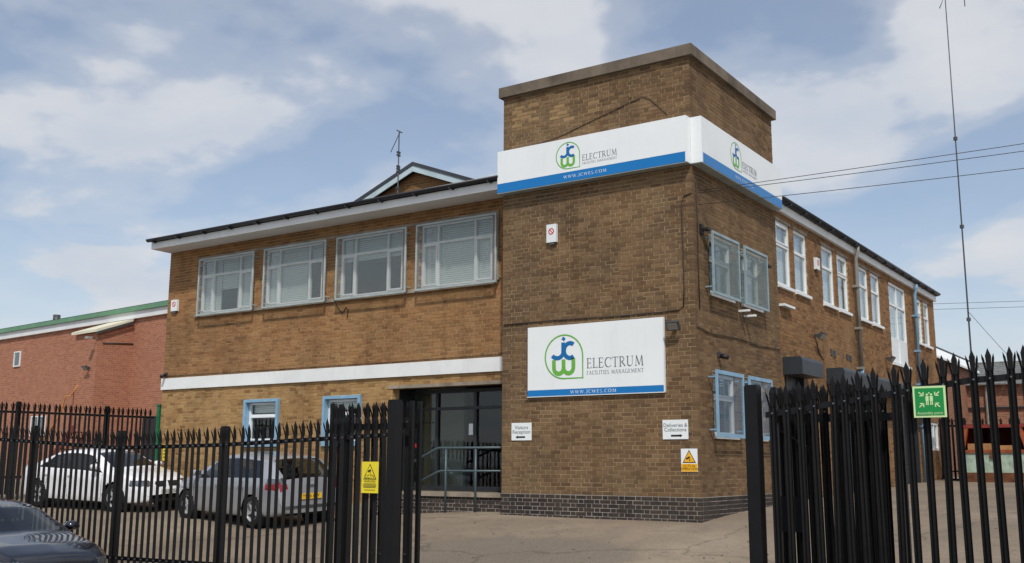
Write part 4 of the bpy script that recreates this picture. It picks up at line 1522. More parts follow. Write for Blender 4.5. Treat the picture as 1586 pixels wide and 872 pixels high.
# aerial on the roof
AN = thing('roof_aerial', 'thin television aerial standing on front roof beside brick gable', 'aerial', (-7.84, 1.0, ROOF + 0.1))
MB().tube([(0, 0, 0), (0, 0, 1.95)], 0.016, 8).build('mast', 'bolt_steel', AN)
m = MB()
m.tube([(-0.03, -0.06, 1.98), (0.03, 0.08, 1.94)], 0.012, 6)
m.tube([(0.03, 0, 1.95), (-0.16, -0.1, 1.45)], 0.010, 6)
m.build('boom', 'lamp_grey', AN)
m = MB()
for z in (0.55, 0.95, 1.02, 1.08, 1.35, 1.42):
    m.box((-0.025, -0.05, z), (0.018, 0.05, z + 0.045))
m.build('elements', 'lamp_grey', AN)
MB().box((-0.05, -0.05, 0.0), (0.05, 0.05, 0.05)).build('foot', 'lamp_grey', AN)

# ------------------------------------------------------------------ palisade fences and gates
PALES = {}


def pale_mesh(h):
    """W-section steel pale, triple-pointed and splayed at the top; fixing bolt heads included"""
    key = round(h, 2)
    if key in PALES:
        return PALES[key]
    m = MB()
    prof = [(-.034, 0), (-.017, .016), (0, .002), (.017, .016), (.034, 0)]
    th = 0.003
    loop = prof + [(x, y - th) for x, y in prof[::-1]]
    n = len(loop)
    zt = h - 0.20
    vs = [(x, y, 0.0) for x, y in loop] + [(x, y, zt) for x, y in loop]
    m.add(vs, [(i, (i + 1) % n, (i + 1) % n + n, i + n) for i in range(n)])

    def prong(p0, p1, p2, w0, w1, t=0.004):
        """flat spear: root p0, shoulder p1, tip p2"""
        v = []
        for p, w in ((p0, w0), (p1, w1)):
            v += [(p[0] - w, p[1] - t, p[2]), (p[0] + w, p[1] - t, p[2]), (p[0] + w, p[1] + t, p[2]), (p[0] - w, p[1] + t, p[2])]
        v.append(p2)
        m.add(v, [(0, 1, 5, 4), (1, 2, 6, 5), (2, 3, 7, 6), (3, 0, 4, 7), (4, 5, 8), (5, 6, 8), (6, 7, 8), (7, 4, 8)])
    prong((0, .004, zt), (0, -.002, h - .07), (0, -.004, h), .019, .025)
    for s in (-1, 1):
        prong((s * .027, .006, zt), (s * .042, -.020, h - .095), (s * .050, -.034, h - .05), .008, .010)
    for z in (h - 0.27, h - 1.93):
        m.lathe([(0.0, -0.012), (0.009, -0.011), (0.011, -0.003), (0.011, 0.004)], 6, (0, 0, z), 'Y', 1)
    PALES[key] = m.mesh('pale', ['fence_black', 'bolt_steel'])
    return PALES[key]


def interp(pts, x):
    return float(np.interp(x, [p[0] for p in pts], [p[1] for p in pts]))


def palisade(name, label, cat, axis, fixed, pts, h, pitch, posts, group=None, start=None, end=None, rails=True, post_dy=0.05, face=1, rail_d=0.02, post_w=0.055, skip=()):
    """axis 0: runs along x at y=fixed; axis 1: runs along y at x=fixed. pts: (position, top height) control points"""
    a = pts[0][0] if start is None else start
    b = pts[-1][0] if end is None else end
    loc = (a, fixed, interp(pts, a) - h) if axis == 0 else (fixed, a, interp(pts, a) - h)
    o = thing(name, label, cat, loc, group=group or 'black palisade fences')
    L_ = Vector(loc)

    def place(u, off, z):
        return Vector((u, fixed + off * face, z)) if axis == 0 else Vector((fixed - off * face, u, z))
    u = a + pitch * 0.6
    me = pale_mesh(h)
    while u < b - pitch * 0.3:
        if not any(abs(u - s_) < 0.06 for s_ in skip):
            p = link('pale', me, o, tuple(place(u, 0, interp(pts, u) - h) - L_))
            p.rotation_euler = (random.uniform(-.006, .006), random.uniform(-.010, .010), 0 if axis == 0 else R(-90 * face))
        u += pitch
    if rails:
        cuts = sorted({a, b} | {p for p, _ in pts if a < p < b})
        for dz in (-0.27, -1.93):
            for u0, u1 in zip(cuts[:-1], cuts[1:]):
                m = MB()
                z0, z1 = interp(pts, u0) + dz, interp(pts, u1) + dz
                q = [place(u0, rail_d, z0), place(u1, rail_d, z1)]
                vs = []
                for c in q:
                    for off, dzz in ((0, -.028), (.028, -.028), (.028, .028), (0, .028)):
                        d = Vector((0, off * face, dzz)) if axis == 0 else Vector((-off * face, 0, dzz))
                        vs.append(tuple(c + d - L_))
                m.add(vs, [(0, 1, 5, 4), (1, 2, 6, 5), (2, 3, 7, 6), (3, 0, 4, 7), (0, 3, 2, 1), (4, 5, 6, 7)])
                m.build('rail', 'fence_black', o)
    for pz in posts:
        m = MB()
        zt = interp(pts, pz)
        c = place(pz, 0.05 + post_dy, zt)
        w = post_w
        m.box(tuple(c - L_ + Vector((-w, -0.05, -h - 0.25))), tuple(c - L_ + Vector((w, 0.05, -0.02))))
        m.box(tuple(c - L_ + Vector((-w * 0.85, -0.042, -0.02))), tuple(c - L_ + Vector((w * 0.85, 0.042, 0.0))))
        m.build('post', 'fence_black', o)
    return o


FY = -6.80
near_pts = [(-16.3, 1.84), (-13.9, 1.80), (-11.55, 1.72), (-9.18, 1.61), (-6.81, 1.49), (-4.40, 1.52), (-2.0, 1.60), (-1.16, 1.63)]
palisade('palisade_fence', 'black steel palisade fence left of gateway in front of parked cars', 'fence', 0, FY, near_pts, 2.28, 0.148,
         [-16.25, -13.9, -11.55, -9.18, -6.81, -4.40, -2.0])
right_pts = [(3.80, 1.755), (5.7, 2.02), (6.6, 2.06), (9.2, 2.12)]
palisade('palisade_fence', 'black palisade fence right of gateway carrying green assembly point sign', 'fence', 0, -7.0, right_pts, 2.42, 0.143, [6.2, 8.6], rails=True)
side_pts = [(-6.6, 2.45), (-4.0, 2.50), (-1.64, 2.55), (0.98, 2.56), (2.5, 2.57)]
palisade('palisade_fence', 'black palisade boundary fence behind white car before red brick building', 'fence', 1, -18.2, side_pts, 2.36, 0.150,
         [-6.5, -4.1, -1.64, 0.98], face=1)


def gate_post(label, x, y, top):
    zg = gz(x, y)
    o = thing('gate_post', label, 'post', (x, y, zg), group='posts of the gateway')
    MB().box((-0.066, -0.066, -0.1), (0.066, 0.066, top - zg - 0.012)).build('shaft', 'fence_black', o)
    MB().box((-0.06, -0.06, top - zg - 0.012), (0.06, 0.06, top - zg)).build('cap', 'fence_black', o)
    m = MB()
    s = 1 if x > 0 else -1
    for z in (0.35, top - zg - 0.42):
        m.box((-0.03, 0.067, z), (0.03, 0.16, z + 0.05))
    m.build('hinge', 'fence_black', o)
    return o


gate_post('thick square black gate post left of open gateway', -1.07, -6.86, 1.79)
gate_post('thick square black gate post right of open gateway', 3.67, -6.96, 1.785)


def gate_leaf(label, x0, x1, y, top, h, lockbox=None, shift=0.07):
    """two palisade panels folded one behind the other"""
    o = thing('gate_leaf', label, 'gate', (x0, y, top - h), group='folded gate leaves')
    L_ = Vector((x0, y, top - h))
    me = pale_mesh(h - 0.06)
    for k, dy in enumerate((0.0, 0.16)):
        f = MB()
        for x in (x0, x1 - 0.05):
            f.box((x - x0, dy, 0.05), (x - x0 + 0.05, dy + 0.05, h - 0.01))
        for z in (0.12, h - 0.36):
            f.box((0.05, dy + 0.002, z), (x1 - x0 - 0.05, dy + 0.048, z + 0.07))
        fr = f.build('frame', 'fence_black', o)
        n = int((x1 - x0 - 0.1) / 0.143)
        for i in range(n):
            xx = 0.12 + i * 0.143 + k * shift
            if xx < x1 - x0 - 0.06:
                p = link('pale', me, fr, (xx, dy - 0.018, 0.06))
                p.rotation_euler = (0, random.uniform(-.008, .008), 0)
    if lockbox:
        a, b, c, d = lockbox
        m = MB().box((a - x0, -0.07, c - L_.z), (b - x0, -0.035, d - L_.z))
        m.build('lock_box', 'fence_black', o)
        m = MB().tube([(a - x0 - 0.03, -0.05, c - L_.z + 0.1), (a - x0 - 0.03, -0.05, c - L_.z + 0.25)], 0.014, 8)
        m.build('slide_bolt', 'bolt_steel', o)
    m = MB().tube([(0.1, -0.04, h - 0.45), (0.35, -0.05, h - 0.6)], 0.012, 6)
    m.build('drop_bar', 'fence_black', o)
    return o


gate_leaf('folded black palisade gate leaf carrying yellow CCTV sign', -2.42, -0.99, -6.62, 1.80, 2.40, None, 0.117)
gate_leaf('folded black palisade gate leaf with lock box behind right fence', 3.80, 5.02, -6.80, 1.78, 2.40, (3.86, 4.12, 0.36, 0.70))

# yellow CCTV sign wired to the fence by the gateway
YS = thing('warning_sign', 'yellow CCTV warning sign fixed to fence beside left gate post', 'sign', (-1.46, -6.84, 0.63))
wpart(MB().box((-1.60, -6.862, 0.63), (-1.32, -6.856, 1.02)), 'plate', 'sign_yellow', YS)
m = MB(); tri_ring(m, -1.46, 0.80, 0.195, 0, -6.8645)
wpart(m, 'triangle_border', 'sign_black', YS)
m = MB(); tri_ring(m, -1.46, 0.811, 0.165, 0, -6.867)
wpart(m, 'triangle', 'sign_yellow', YS)
m = MB()
m.prism([(-1.49, .885), (-1.44, .90), (-1.44, .925), (-1.485, .915)], 1, -6.8695, -6.8675)
m.box((-1.452, -6.8695, .868), (-1.446, -6.8675, .89))
wpart(m, 'camera_symbol', 'sign_black', YS)
put_text('CCTV', 0.062, 'sign_black', 'lettering', YS, wl(YS, (-1.46, -6.870, 0.835)))
put_text('WARNING', 0.040, 'sign_black', 'lettering', YS, wl(YS, (-1.46, -6.8645, 0.775)))
m = MB()
for z, w in ((.742, .10), (.727, .11), (.712, .11), (.697, .10), (.665, .09)):
    m.box((-1.46 - w, -6.8645, z), (-1.46 + w, -6.8625, z + .006))
wpart(m, 'small_print', 'sign_black', YS)

# green assembly-point sign
AS = thing('assembly_sign', 'square green assembly point sign on black palisade fence', 'sign', (5.365, -7.05, 1.425), 0)
wpart(MB().box((5.225, -7.074, 1.425), (5.505, -7.066, 1.705)), 'plate', 'glow_border', AS)
wpart(MB().box((5.243, -7.0765, 1.443), (5.487, -7.0745, 1.687)), 'panel', 'safety_green', AS)
m = MB()
cx0, cz0 = 5.365, 1.58
for s in (-1, 1):
    x = cx0 + s * 0.018
    m.box((x - .013, -7.0795, cz0 - .01), (x + .013, -7.0775, cz0 + .035))
    m.box((x - .011, -7.0795, cz0 - .045), (x - .002, -7.0775, cz0 - .011))
    m.box((x + .002, -7.0795, cz0 - .045), (x + .011, -7.0775, cz0 - .011))
    m.prism([(x + .010 * math.cos(k * .785), cz0 + .048 + .010 * math.sin(k * .785)) for k in range(8)], 1, -7.0795, -7.0775)
m.prism([(cx0 + .007 * math.cos(k * .785), cz0 + .062 + .007 * math.sin(k * .785)) for k in range(8)], 1, -7.0795, -7.0775)
wpart(m, 'people_symbol', 'glow_border', AS)
for sx_, sz_ in ((-1, 1), (1, 1), (-1, -1), (1, -1)):
    m = MB()
    tip = Vector((cx0 + sx_ * .050, cz0 + sz_ * .035 + .004))
    d = Vector((sx_, sz_ * .85)).normalized()
    nrm = Vector((-d.y, d.x))
    tail = tip + d * .05
    m.prism([tuple(tip + d * .012 + nrm * .005), tuple(tail + nrm * .005), tuple(tail - nrm * .005), tuple(tip + d * .012 - nrm * .005)], 1, -7.0795, -7.0777)
    for e in (Vector((sx_, 0)), Vector((0, sz_))):
        q = Vector((-e.y, e.x))
        m.prism([tuple(tip + q * .005), tuple(tip + e * .032 + q * .005), tuple(tip + e * .032 - q * .005), tuple(tip - q * .005)], 1, -7.0793, -7.0776)
    wpart(m, 'arrow', 'glow_border', AS)
put_text('Assembly point', 0.035, 'glow_border', 'lettering', AS, wl(AS, (5.365, -7.0785, 1.463)))


# ------------------------------------------------------------------ cars
def smooth_curve(pts, xs, sig):
    fine = np.linspace(pts[0][0], pts[-1][0], 800)
    v = np.interp(fine, [p[0] for p in pts], [p[1] for p in pts])
    step = fine[1] - fine[0]
    k = int(3 * sig / step)
    ker = np.exp(-0.5 * (np.arange(-k, k + 1) * step / sig) ** 2)
    ker /= ker.sum()
    pad = np.concatenate([2 * v[0] - v[k:0:-1], v, 2 * v[-1] - v[-2:-k - 2:-1]])
    return np.interp(xs, fine, np.convolve(pad, ker, 'valid'))


SEGS = [8, 6, 14, 7, 9, 6, 3, 4]


def wheel(parent, x, y, r, side, pre):
    """tyre and five-spoke alloy; side +1 when the outer face looks to +y"""
    o = thing_part('wheel', parent, (x, y, r))
    key = (round(r, 3), side)
    if key not in pre:
        t = MB()
        w = 0.10
        t.lathe([(r * .66, -w), (r * .90, -w * 1.0), (r * .985, -w * .75), (r, -w * .3), (r, w * .3), (r * .985, w * .75), (r * .90, w), (r * .66, w)], 32)
        tm = t.mesh('tyre', 'tyre', True)
        d = MB()
        s = side
        d.lathe([(r * .665, s * w * .86), (r * .62, s * w * .95), (r * .59, s * w * .6), (r * .57, s * w * .1)], 32)
        d.lathe([(0.001, s * w * .8), (r * .10, s * w * .8), (r * .13, s * w * .55)], 16)
        for k in range(5):
            M = Matrix.Rotation(k * 2 * math.pi / 5 + .3, 4, 'Y')
            d.box((r * .08, s * w * .45, -r * .085), (r * .62, s * w * .74, r * .085), mat=M)
        dm = d.mesh('rim', 'alloy')
        b_ = MB()
        b_.lathe([(0.001, s * w * .02), (r * .60, s * w * .02)], 24)
        bm = b_.mesh('gap_shade_disc', 'black_plastic')  # black backing disc, stands in for the shade between the spokes
        pre[key] = (tm, dm, bm)
    tm, dm, bm = pre[key]
    o.data = tm
    link('rim', dm, o)
    link('gap_shade_disc', bm, o)
    return o


def thing_part(name, parent, loc):
    me = bpy.data.meshes.new(name)
    return link(name, me, parent, loc)


def build_car(label, sp, loc, heading, tilt=(0, 0), paint='paint_white'):
    L_, Wd = sp['L'], sp['W']
    car = thing('parked_car', label, 'car', loc, group='parked cars')
    car.rotation_mode = 'QUATERNION'
    car.rotation_quaternion = (Matrix.Rotation(heading, 3, 'Z') @ Matrix.Rotation(-tilt[0], 3, 'Y') @ Matrix.Rotation(tilt[1], 3, 'X')).to_quaternion()
    xs = np.linspace(-L_ / 2, L_ / 2, sp.get('nx', 170))
    top = smooth_curve(sp['top'], xs, 0.045)
    belt = smooth_curve(sp['belt'], xs, 0.15)
    plan = smooth_curve(sp['plan'], xs, 0.06)
    roofw = smooth_curve(sp['roofw'], xs, 0.1)
    bot = smooth_curve(sp['bot'], xs, 0.06)
    r = sp['wr']
    axles = sp['axles']
    # sections
    rows = []
    segid = []
    frac = []
    for k, n in enumerate(SEGS):
        for i in range(n):
            segid.append(k)
            frac.append((i + 0.5) / n)
    for i, x in enumerate(xs):
        t, b, w, wr_, zb = top[i], belt[i], plan[i], roofw[i], bot[i]
        b = min(b, t - 0.07)
        g = np.clip((t - b - 0.08) / 0.25, 0, 1)
        e = g * wr_ + (1 - g) * (w * 0.82)
        drop = 0.045 * g + 0.03 * (1 - g)
        mid = 0.5 * (b + zb)
        P = [(0, t), (e * .62, t - .010), (e, t - drop), (w * .955, b), (w, max(b - .17, mid)), (w * .99, zb + .16), (w * .955, zb + .03), (w * .86, zb), (0, zb)]
        row = []
        for k, n in enumerate(SEGS):
            for j in range(n):
                f = j / n
                row.append((P[k][0] + (P[k + 1][0] - P[k][0]) * f, P[k][1] + (P[k + 1][1] - P[k][1]) * f))
        row.append(P[-1])
        row = np.array(row)
        for _ in range(3):
            row[1:-1] = 0.5 * row[1:-1] + 0.25 * (row[:-2] + row[2:])
        rows.append(row)
    rows = np.array(rows)
    nv = rows.shape[1]
    parts = {}

    def get(n):
        if n not in parts:
            parts[n] = MB()
        return parts[n]
    wsb, wst = sp['ws']
    rwb, rwt = sp['rw']
    (fa_b, fa_t), (rc_b, rc_t), xbp = sp['dlo']
    for sgn in (1, -1):
        for i in range(len(xs) - 1):
            xm = 0.5 * (xs[i] + xs[i + 1])
            for j in range(nv - 1):
                q = [rows[i, j], rows[i + 1, j], rows[i + 1, j + 1], rows[i, j + 1]]
                ym = sum(p[0] for p in q) / 4
                zm = sum(p[1] for p in q) / 4
                s, f = segid[j], frac[j]
                reg = 'body'
                if s <= 1 and wst < xm < wsb and not (s == 1 and f > 0.66):
                    reg = 'windscreen'
                elif s <= 1 and rwb < xm < rwt and not (s == 1 and f > 0.66):
                    reg = 'rear_window'
                elif s == 2 and 0.12 < f < 0.97:
                    xf = fa_t + (fa_b - fa_t) * f
                    xr = rc_t + (rc_b - rc_t) * f
                    if xr < xm < xf:
                        reg = ('pillar_trim' if abs(xm - xbp) < 0.045 else 'side_window_f' if xm > xbp else 'side_window_b') + ('_l' if sgn > 0 else '_r')
                elif s >= 3:
                    if s >= 7:
                        reg = 'underbody'
                    elif any((xm - ax) ** 2 + (zm - r) ** 2 < (r + 0.045) ** 2 for ax in axles):
                        continue
                    elif zm < sp.get('sill', .24):
                        reg = 'lower_trim'
                if reg == 'body':
                    for nm, (x0, x1, z0, z1, y0, y1) in sp['zones']:
                        if x0 < xm < x1 and z0 < zm < z1 and y0 < ym < y1:
                            reg = nm + (('_l' if sgn > 0 else '_r') if nm in ('headlight', 'tail_light', 'fog_light') else '')
                            break
                m = get(reg)
                o = len(m.v)
                m.v += [(xs[i], sgn * q[0][0], q[0][1]), (xs[i + 1], sgn * q[1][0], q[1][1]), (xs[i + 1], sgn * q[2][0], q[2][1]), (xs[i], sgn * q[3][0], q[3][1])]
                m.face([o, o + 1, o + 2, o + 3][::1 if sgn > 0 else -1])
    for i, nm in ((0, 'lower_trim' if sp.get('dark_tail') else 'body'), (len(xs) - 1, 'lower_trim')):
        m = get(nm)
        o = len(m.v)
        pts = [(xs[i], p[0], p[1]) for p in rows[i]] + [(xs[i], -p[0], p[1]) for p in rows[i][-2:0:-1]]
        m.v += pts
        m.face(list(range(o, o + len(pts)))[:: -1 if i == 0 else 1])
    mats = dict(body=paint, windscreen=sp.get('glass', 'car_glass'), rear_window=sp.get('glass', 'car_glass'), side_window=sp.get('glass', 'car_glass'), pillar_trim='black_plastic',
                underbody='black_plastic', lower_trim=sp.get('trim', 'black_plastic'), headlight_l='lamp_clear', headlight_r='lamp_clear', tail_light_l='lamp_red', tail_light_r='lamp_red',
                grille='black_plastic', lower_grille='black_plastic', fog_light_l='black_plastic', fog_light_r='black_plastic', tail_lens='lamp_clear', plate_recess=paint)
    for nm, m in parts.items():
        base_nm = nm[:-2] if nm.endswith(('_l', '_r')) else nm
        base_nm = base_nm[:-2] if base_nm.endswith(('_f', '_b')) else base_nm
        me = m.mesh(base_nm, mats[nm] if nm in mats else mats[base_nm], True)
        # weld so that smooth shading runs across the faces
        import bmesh
        bm = bmesh.new()
        bm.from_mesh(me)
        bmesh.ops.remove_doubles(bm, verts=bm.verts, dist=1e-5)
        bmesh.ops.recalc_face_normals(bm, faces=bm.faces) if nm == 'body' else None
        bm.to_mesh(me)
        bm.free()
        me.polygons.foreach_set('use_smooth', [True] * len(me.polygons))
        link(base_nm, me, car)
    # door seams: thin black tubes on the skin, painting the shade of panel gaps
    def side_pt(x, f_z):
        i = int(np.clip(np.searchsorted(xs, x), 0, len(xs) - 1))
        rr = rows[i]
        sel = rr[20:-5]
        j = int(np.argmin(abs(sel[:, 1] - f_z)))
        return sel[j]
    for sgn in (1, -1):
        for x0, x1 in sp['seams']:
            pts = []
            for k in range(10):
                z = sp['seam_z'][0] + (sp['seam_z'][1] - sp['seam_z'][0]) * k / 9
                x = x0 + (x1 - x0) * k / 9
                p = side_pt(x, z)
                pts.append((x, sgn * (p[0] + 0.0005), z))
            MB().tube(pts, 0.005, 5).build('door_seam', 'black_plastic', car)
        for x in sp['handles']:
            p = side_pt(x, sp['handle_z'])
            MB().box((x - .09, sgn * p[0] - .005, sp['handle_z'] - .014), (x + .09, sgn * p[0] + sgn * .028, sp['handle_z'] + .014)).build('door_handle', paint, car)
        # mirror
        mx, mz = sp['mirror']
        p = side_pt(mx, mz - 0.06)
        m = MB()
        for (dx, dz) in ((0, 0),):
            prof = [(-.09, .0), (-.085, .085), (.0, .10), (.085, .07), (.10, .02), (.05, -.03), (-.07, -.035)]
            v = []
            for yy, sc in ((0.03, .75), (0.09, 1.0), (0.17, .95), (0.215, .6)):
                v += [(mx + q[0] * sc, sgn * (p[0] + yy - .015), mz + q[1] * sc) for q in prof]
            n = len(prof)
            fs = [(k + a * n, (k + 1) % n + a * n, (k + 1) % n + (a + 1) * n, k + (a + 1) * n) for a in range(3) for k in range(n)]
            fs += [tuple(range(n))[::-1], tuple(range(3 * n, 4 * n))]
            m.add(v, fs)
            m.box((mx - .03, sgn * (p[0] - .05), mz - .03), (mx + .03, sgn * (p[0] + .05), mz + .0))
        mo = m.build('mirror', sp.get('mirror_mat', paint), car, True)
        MB().box((mx - .093, sgn * (p[0] + .03), mz - .02), (mx - .088, sgn * (p[0] + .18), mz + .07)).build('mirror_glass', 'lamp_clear', mo)
    pre = {}
    for ax in axles:
        for sgn in (1, -1):
            i = int(np.searchsorted(xs, ax))
            wheel(car, ax, sgn * (plan[i] - 0.115), r, sgn, pre)
            m = MB()
            m.lathe([(r + .05, sgn * (plan[i] - 0.02)), (r + .05, sgn * (plan[i] - .30)), (0.01, sgn * (plan[i] - .30))], 28, (ax, 0, r))
            m.build('wheel_arch', 'black_plastic', car)
    # cabin seen through the glass
    cab = MB()
    x0, x1 = sp['cabin']
    zb = sp['belt'][1][1] - 0.12
    cab.box((x0, -plan.max() * .82, 0.35), (x1, plan.max() * .82, zb))
    cab.build('cabin_floor', 'seat_dark', car)
    for x in sp['seats']:
        for y in (-.36, .36):
            m = MB()
            m.box((x - .07, y - .23, zb - .05), (x + .07, y + .23, zb + .24))
            m.box((x - .05, y - .12, zb + .27), (x + .05, y + .12, zb + .43))
            m.box((x - .02, y - .05, zb + .24), (x + .02, y + .05, zb + .27))
            m.build('seat', 'seat_dark', car)
    return car, xs, rows, side_pt


def plate(car, x, z, txt, mat, face):
    """registration plate standing on a bumper; face +1 front, -1 rear"""
    o = MB().box((x - .006, -.26, z - .056), (x + .006, .26, z + .056)).build('number_plate', mat, car)
    t = link('lettering', text_mesh(txt, 0.105, 'sign_black', spacing=1.0), o, (x + face * .0085, 0, z))
    t.rotation_euler = (R(90), 0, R(90 * face))
    t.scale = (.85, 1, 1)
    return o


saloon = dict(L=4.52, W=1.80, wr=0.325, axles=(-1.36, 1.38), nx=190,
              top=[(-2.26, .52), (-2.24, .86), (-2.16, 1.00), (-1.98, 1.055), (-1.62, 1.09), (-1.05, 1.335), (-.62, 1.405), (-.15, 1.42), (.25, 1.385), (.55, 1.30), (1.14, 1.00), (1.28, .965), (1.75, .88), (2.06, .78), (2.19, .68), (2.25, .52), (2.26, .42)],
              belt=[(-2.26, .84), (-1.6, .97), (-.5, .95), (.6, .92), (1.2, .88), (1.8, .78), (2.26, .62)],
              plan=[(-2.26, .62), (-2.2, .74), (-2.0, .83), (-1.6, .885), (-.5, .90), (.8, .895), (1.5, .885), (1.9, .82), (2.12, .70), (2.22, .58), (2.26, .48)],
              roofw=[(-2.26, .66), (-1.6, .62), (-.6, .585), (.2, .585), (1.2, .70), (2.26, .7)],
              bot=[(-2.26, .34), (-2.0, .22), (-1, .18), (1.2, .18), (2.0, .2), (2.26, .26)],
              ws=(1.12, .40), rw=(-1.62, -.95), dlo=((.98, .38), (-1.42, -.92), -.30), sill=.23,
              zones=[('headlight', (1.86, 2.30, .60, .735, .46, .9)), ('grille', (2.06, 2.3, .56, .70, .035, .34)), ('lower_grille', (2.12, 2.3, .25, .36, -.1, .52)), ('tail_light', (-2.3, -1.98, .70, .90, .5, .95))],
              seams=[(.98, 1.0), (-.22, -.28), (-1.12, -.90)], seam_z=(.30, .92), handles=(-.12, -1.0), handle_z=.80, mirror=(.80, 1.0), cabin=(-1.5, 1.0), seats=(.1, -.8), glass='car_glass_dark')
hatch = dict(L=4.25, W=1.77, wr=0.318, axles=(-1.28, 1.34), nx=180,
             top=[(-2.12, .50), (-2.11, .80), (-2.06, .98), (-1.99, 1.06), (-1.66, 1.345), (-1.50, 1.405), (-1.2, 1.435), (-.45, 1.475), (.0, 1.455), (.38, 1.37), (1.12, 1.04), (1.24, 1.0), (1.75, .90), (1.97, .80), (2.08, .66), (2.12, .48)],
             belt=[(-2.12, .98), (-1.6, 1.0), (-.5, .96), (.6, .92), (1.2, .89), (1.8, .80), (2.12, .62)],
             plan=[(-2.12, .66), (-2.07, .76), (-1.9, .83), (-1.5, .87), (-.5, .885), (.8, .88), (1.4, .87), (1.8, .80), (2.0, .68), (2.09, .56), (2.12, .46)],
             roofw=[(-2.12, .66), (-1.7, .62), (-1.2, .60), (-.4, .60), (.3, .60), (1.2, .70), (2.12, .7)],
             bot=[(-2.12, .30), (-1.9, .22), (-1, .18), (1.2, .18), (1.9, .2), (2.12, .26)],
             ws=(1.10, .36), rw=(-2.03, -1.60), dlo=((1.0, .36), (-1.62, -1.30), -.22), sill=.22,
             zones=[('tail_light', (-2.16, -1.74, .76, .90, .52, .9)), ('tail_lens', (-2.16, -1.78, .90, .99, .56, .9)), ('headlight', (1.75, 2.2, .62, .76, .40, .9)), ('grille', (2.02, 2.2, .52, .62, -.1, .4))],
             seams=[(.98, 1.0), (-.15, -.20), (-1.05, -.95)], seam_z=(.28, .92), handles=(-.02, -.9), handle_z=.80, mirror=(.82, 1.0), cabin=(-1.55, 1.0), seats=(.15, -.75), glass='car_glass')
coupe = dict(saloon)
coupe.update(nx=260, glass='car_glass', zones=[('headlight', (1.90, 2.30, .58, .69, .50, .9)), ('grille', (2.06, 2.3, .50, .66, -.1, .38)), ('lower_grille', (2.1, 2.3, .25, .38, -.1, .5)), ('tail_light', (-2.3, -1.9, .72, .90, .45, .95))])


def park(label, sp, x, y, heading, paint):
    """stand a car on the ground at (x, y)"""
    c, s = math.cos(heading), math.sin(heading)
    f = lambda u, v: gz(x + u * c - v * s, y + u * s + v * c) if y > -7 else ROAD_Z
    zf = (f(1.35, .75) + f(1.35, -.75)) / 2
    zr = (f(-1.35, .75) + f(-1.35, -.75)) / 2
    zl = (f(1.35, .75) + f(-1.35, .75)) / 2
    zr_ = (f(1.35, -.75) + f(-1.35, -.75)) / 2
    return build_car(label, sp, (x, y, (zf + zr) / 2), heading, (math.atan2(zf - zr, 2.7), math.atan2(zl - zr_, 1.5)), paint)


car, xs_, rows_, spt = park('white saloon car parked behind fence with its nose to the right', saloon, -15.25, -1.05, R(4), 'paint_white')
plate(car, 2.275, .47, 'FE62 RDG', 'plate_white', 1)
car, xs_, rows_, spt = park('silver hatchback parked behind fence with its yellow rear plate showing', hatch, -10.0, -1.0, R(170), 'paint_silver')
plate(car, -2.135, .62, 'YN06 AKV', 'plate_yellow', -1)
MB().tube([(-1.35, 0, 1.45), (-1.62, 0, 1.60)], .006, 6).build('roof_aerial', 'black_plastic', car)
MB().box((-2.125, -.10, .86), (-2.10, .10, .90)).build('tailgate_handle', 'alloy', car)
MB().tube([(-1.86, 0.0, 1.225), (-1.93, .42, 1.16)], .008, 6).build('rear_wiper', 'black_plastic', car)
park('dark navy car parked on the road outside the fence at left', coupe, -7.18, -8.66, R(-2), 'paint_navy')
park('black car at right edge of picture parked outside the fence', coupe, 8.35, -8.75, R(0), 'paint_black')

# ------------------------------------------------------------------ neighbouring red brick building
RB = thing('red_brick_building', 'red brick building with green gutter and cream porch roof at far left', 'building', (-23.1, 6.5, 0), R(-5.67))
m = MB()
m.box((-22, 0, -0.3), (6.5, 0.3, 6.27))
m.box((6.2, 0.301, -0.3), (6.5, 12, 6.27))
m.box((-22, 0.301, -0.3), (-21.7, 12, 6.27))
m.build('wall', 'red_masonry', RB)
m = MB().box((-22.1, -0.10, 6.23), (6.6, 0.3, 6.50))
m.build('fascia', 'white_sheet', RB)
m = MB().box((-22.1, -0.18, 6.501), (6.6, 0.0, 6.67))
m.build('gutter', 'green_trim', RB)
m = MB()
m.prism([(-0.19, 6.681), (6, 7.1), (12, 6.681)], 0, -22.1, 6.6)
m.build('roof', 'roof_felt', RB)
# projecting porch block with lean-to roof
px0, px1, pyf = -3.75, -2.19, -1.40
m = MB().box((px0, pyf, -0.3), (px1, -0.003, 5.45))
m.prism([(pyf, 5.451), (-0.004, 5.451), (-0.004, 6.05), (pyf, 5.60)], 0, px0, px1)
m.build('porch_wall', 'red_masonry', RB)
m = MB()
m.prism([(pyf - .12, 5.60), (-0.11, 6.13), (-0.11, 6.21), (pyf - .12, 5.70)], 0, px0 - .12, px1 + .10)
m.build('porch_roof', 'cream_sheet', RB)
m = MB()
m.prism([(pyf - .14, 5.50), (-0.12, 6.02), (-0.12, 6.11), (pyf - .14, 5.59)], 0, px1 + .101, px1 + .13)
m.build('porch_verge', 'lamp_grey', RB)
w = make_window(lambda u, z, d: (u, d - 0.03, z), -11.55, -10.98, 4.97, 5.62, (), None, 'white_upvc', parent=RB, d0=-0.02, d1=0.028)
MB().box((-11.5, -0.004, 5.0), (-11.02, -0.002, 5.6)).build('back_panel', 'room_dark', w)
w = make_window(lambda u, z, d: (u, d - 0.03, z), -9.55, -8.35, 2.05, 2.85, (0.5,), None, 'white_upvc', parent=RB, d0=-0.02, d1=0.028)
MB().box((-9.5, -0.004, 2.1), (-8.4, -0.002, 2.8)).build('back_panel', 'room_dark', w)
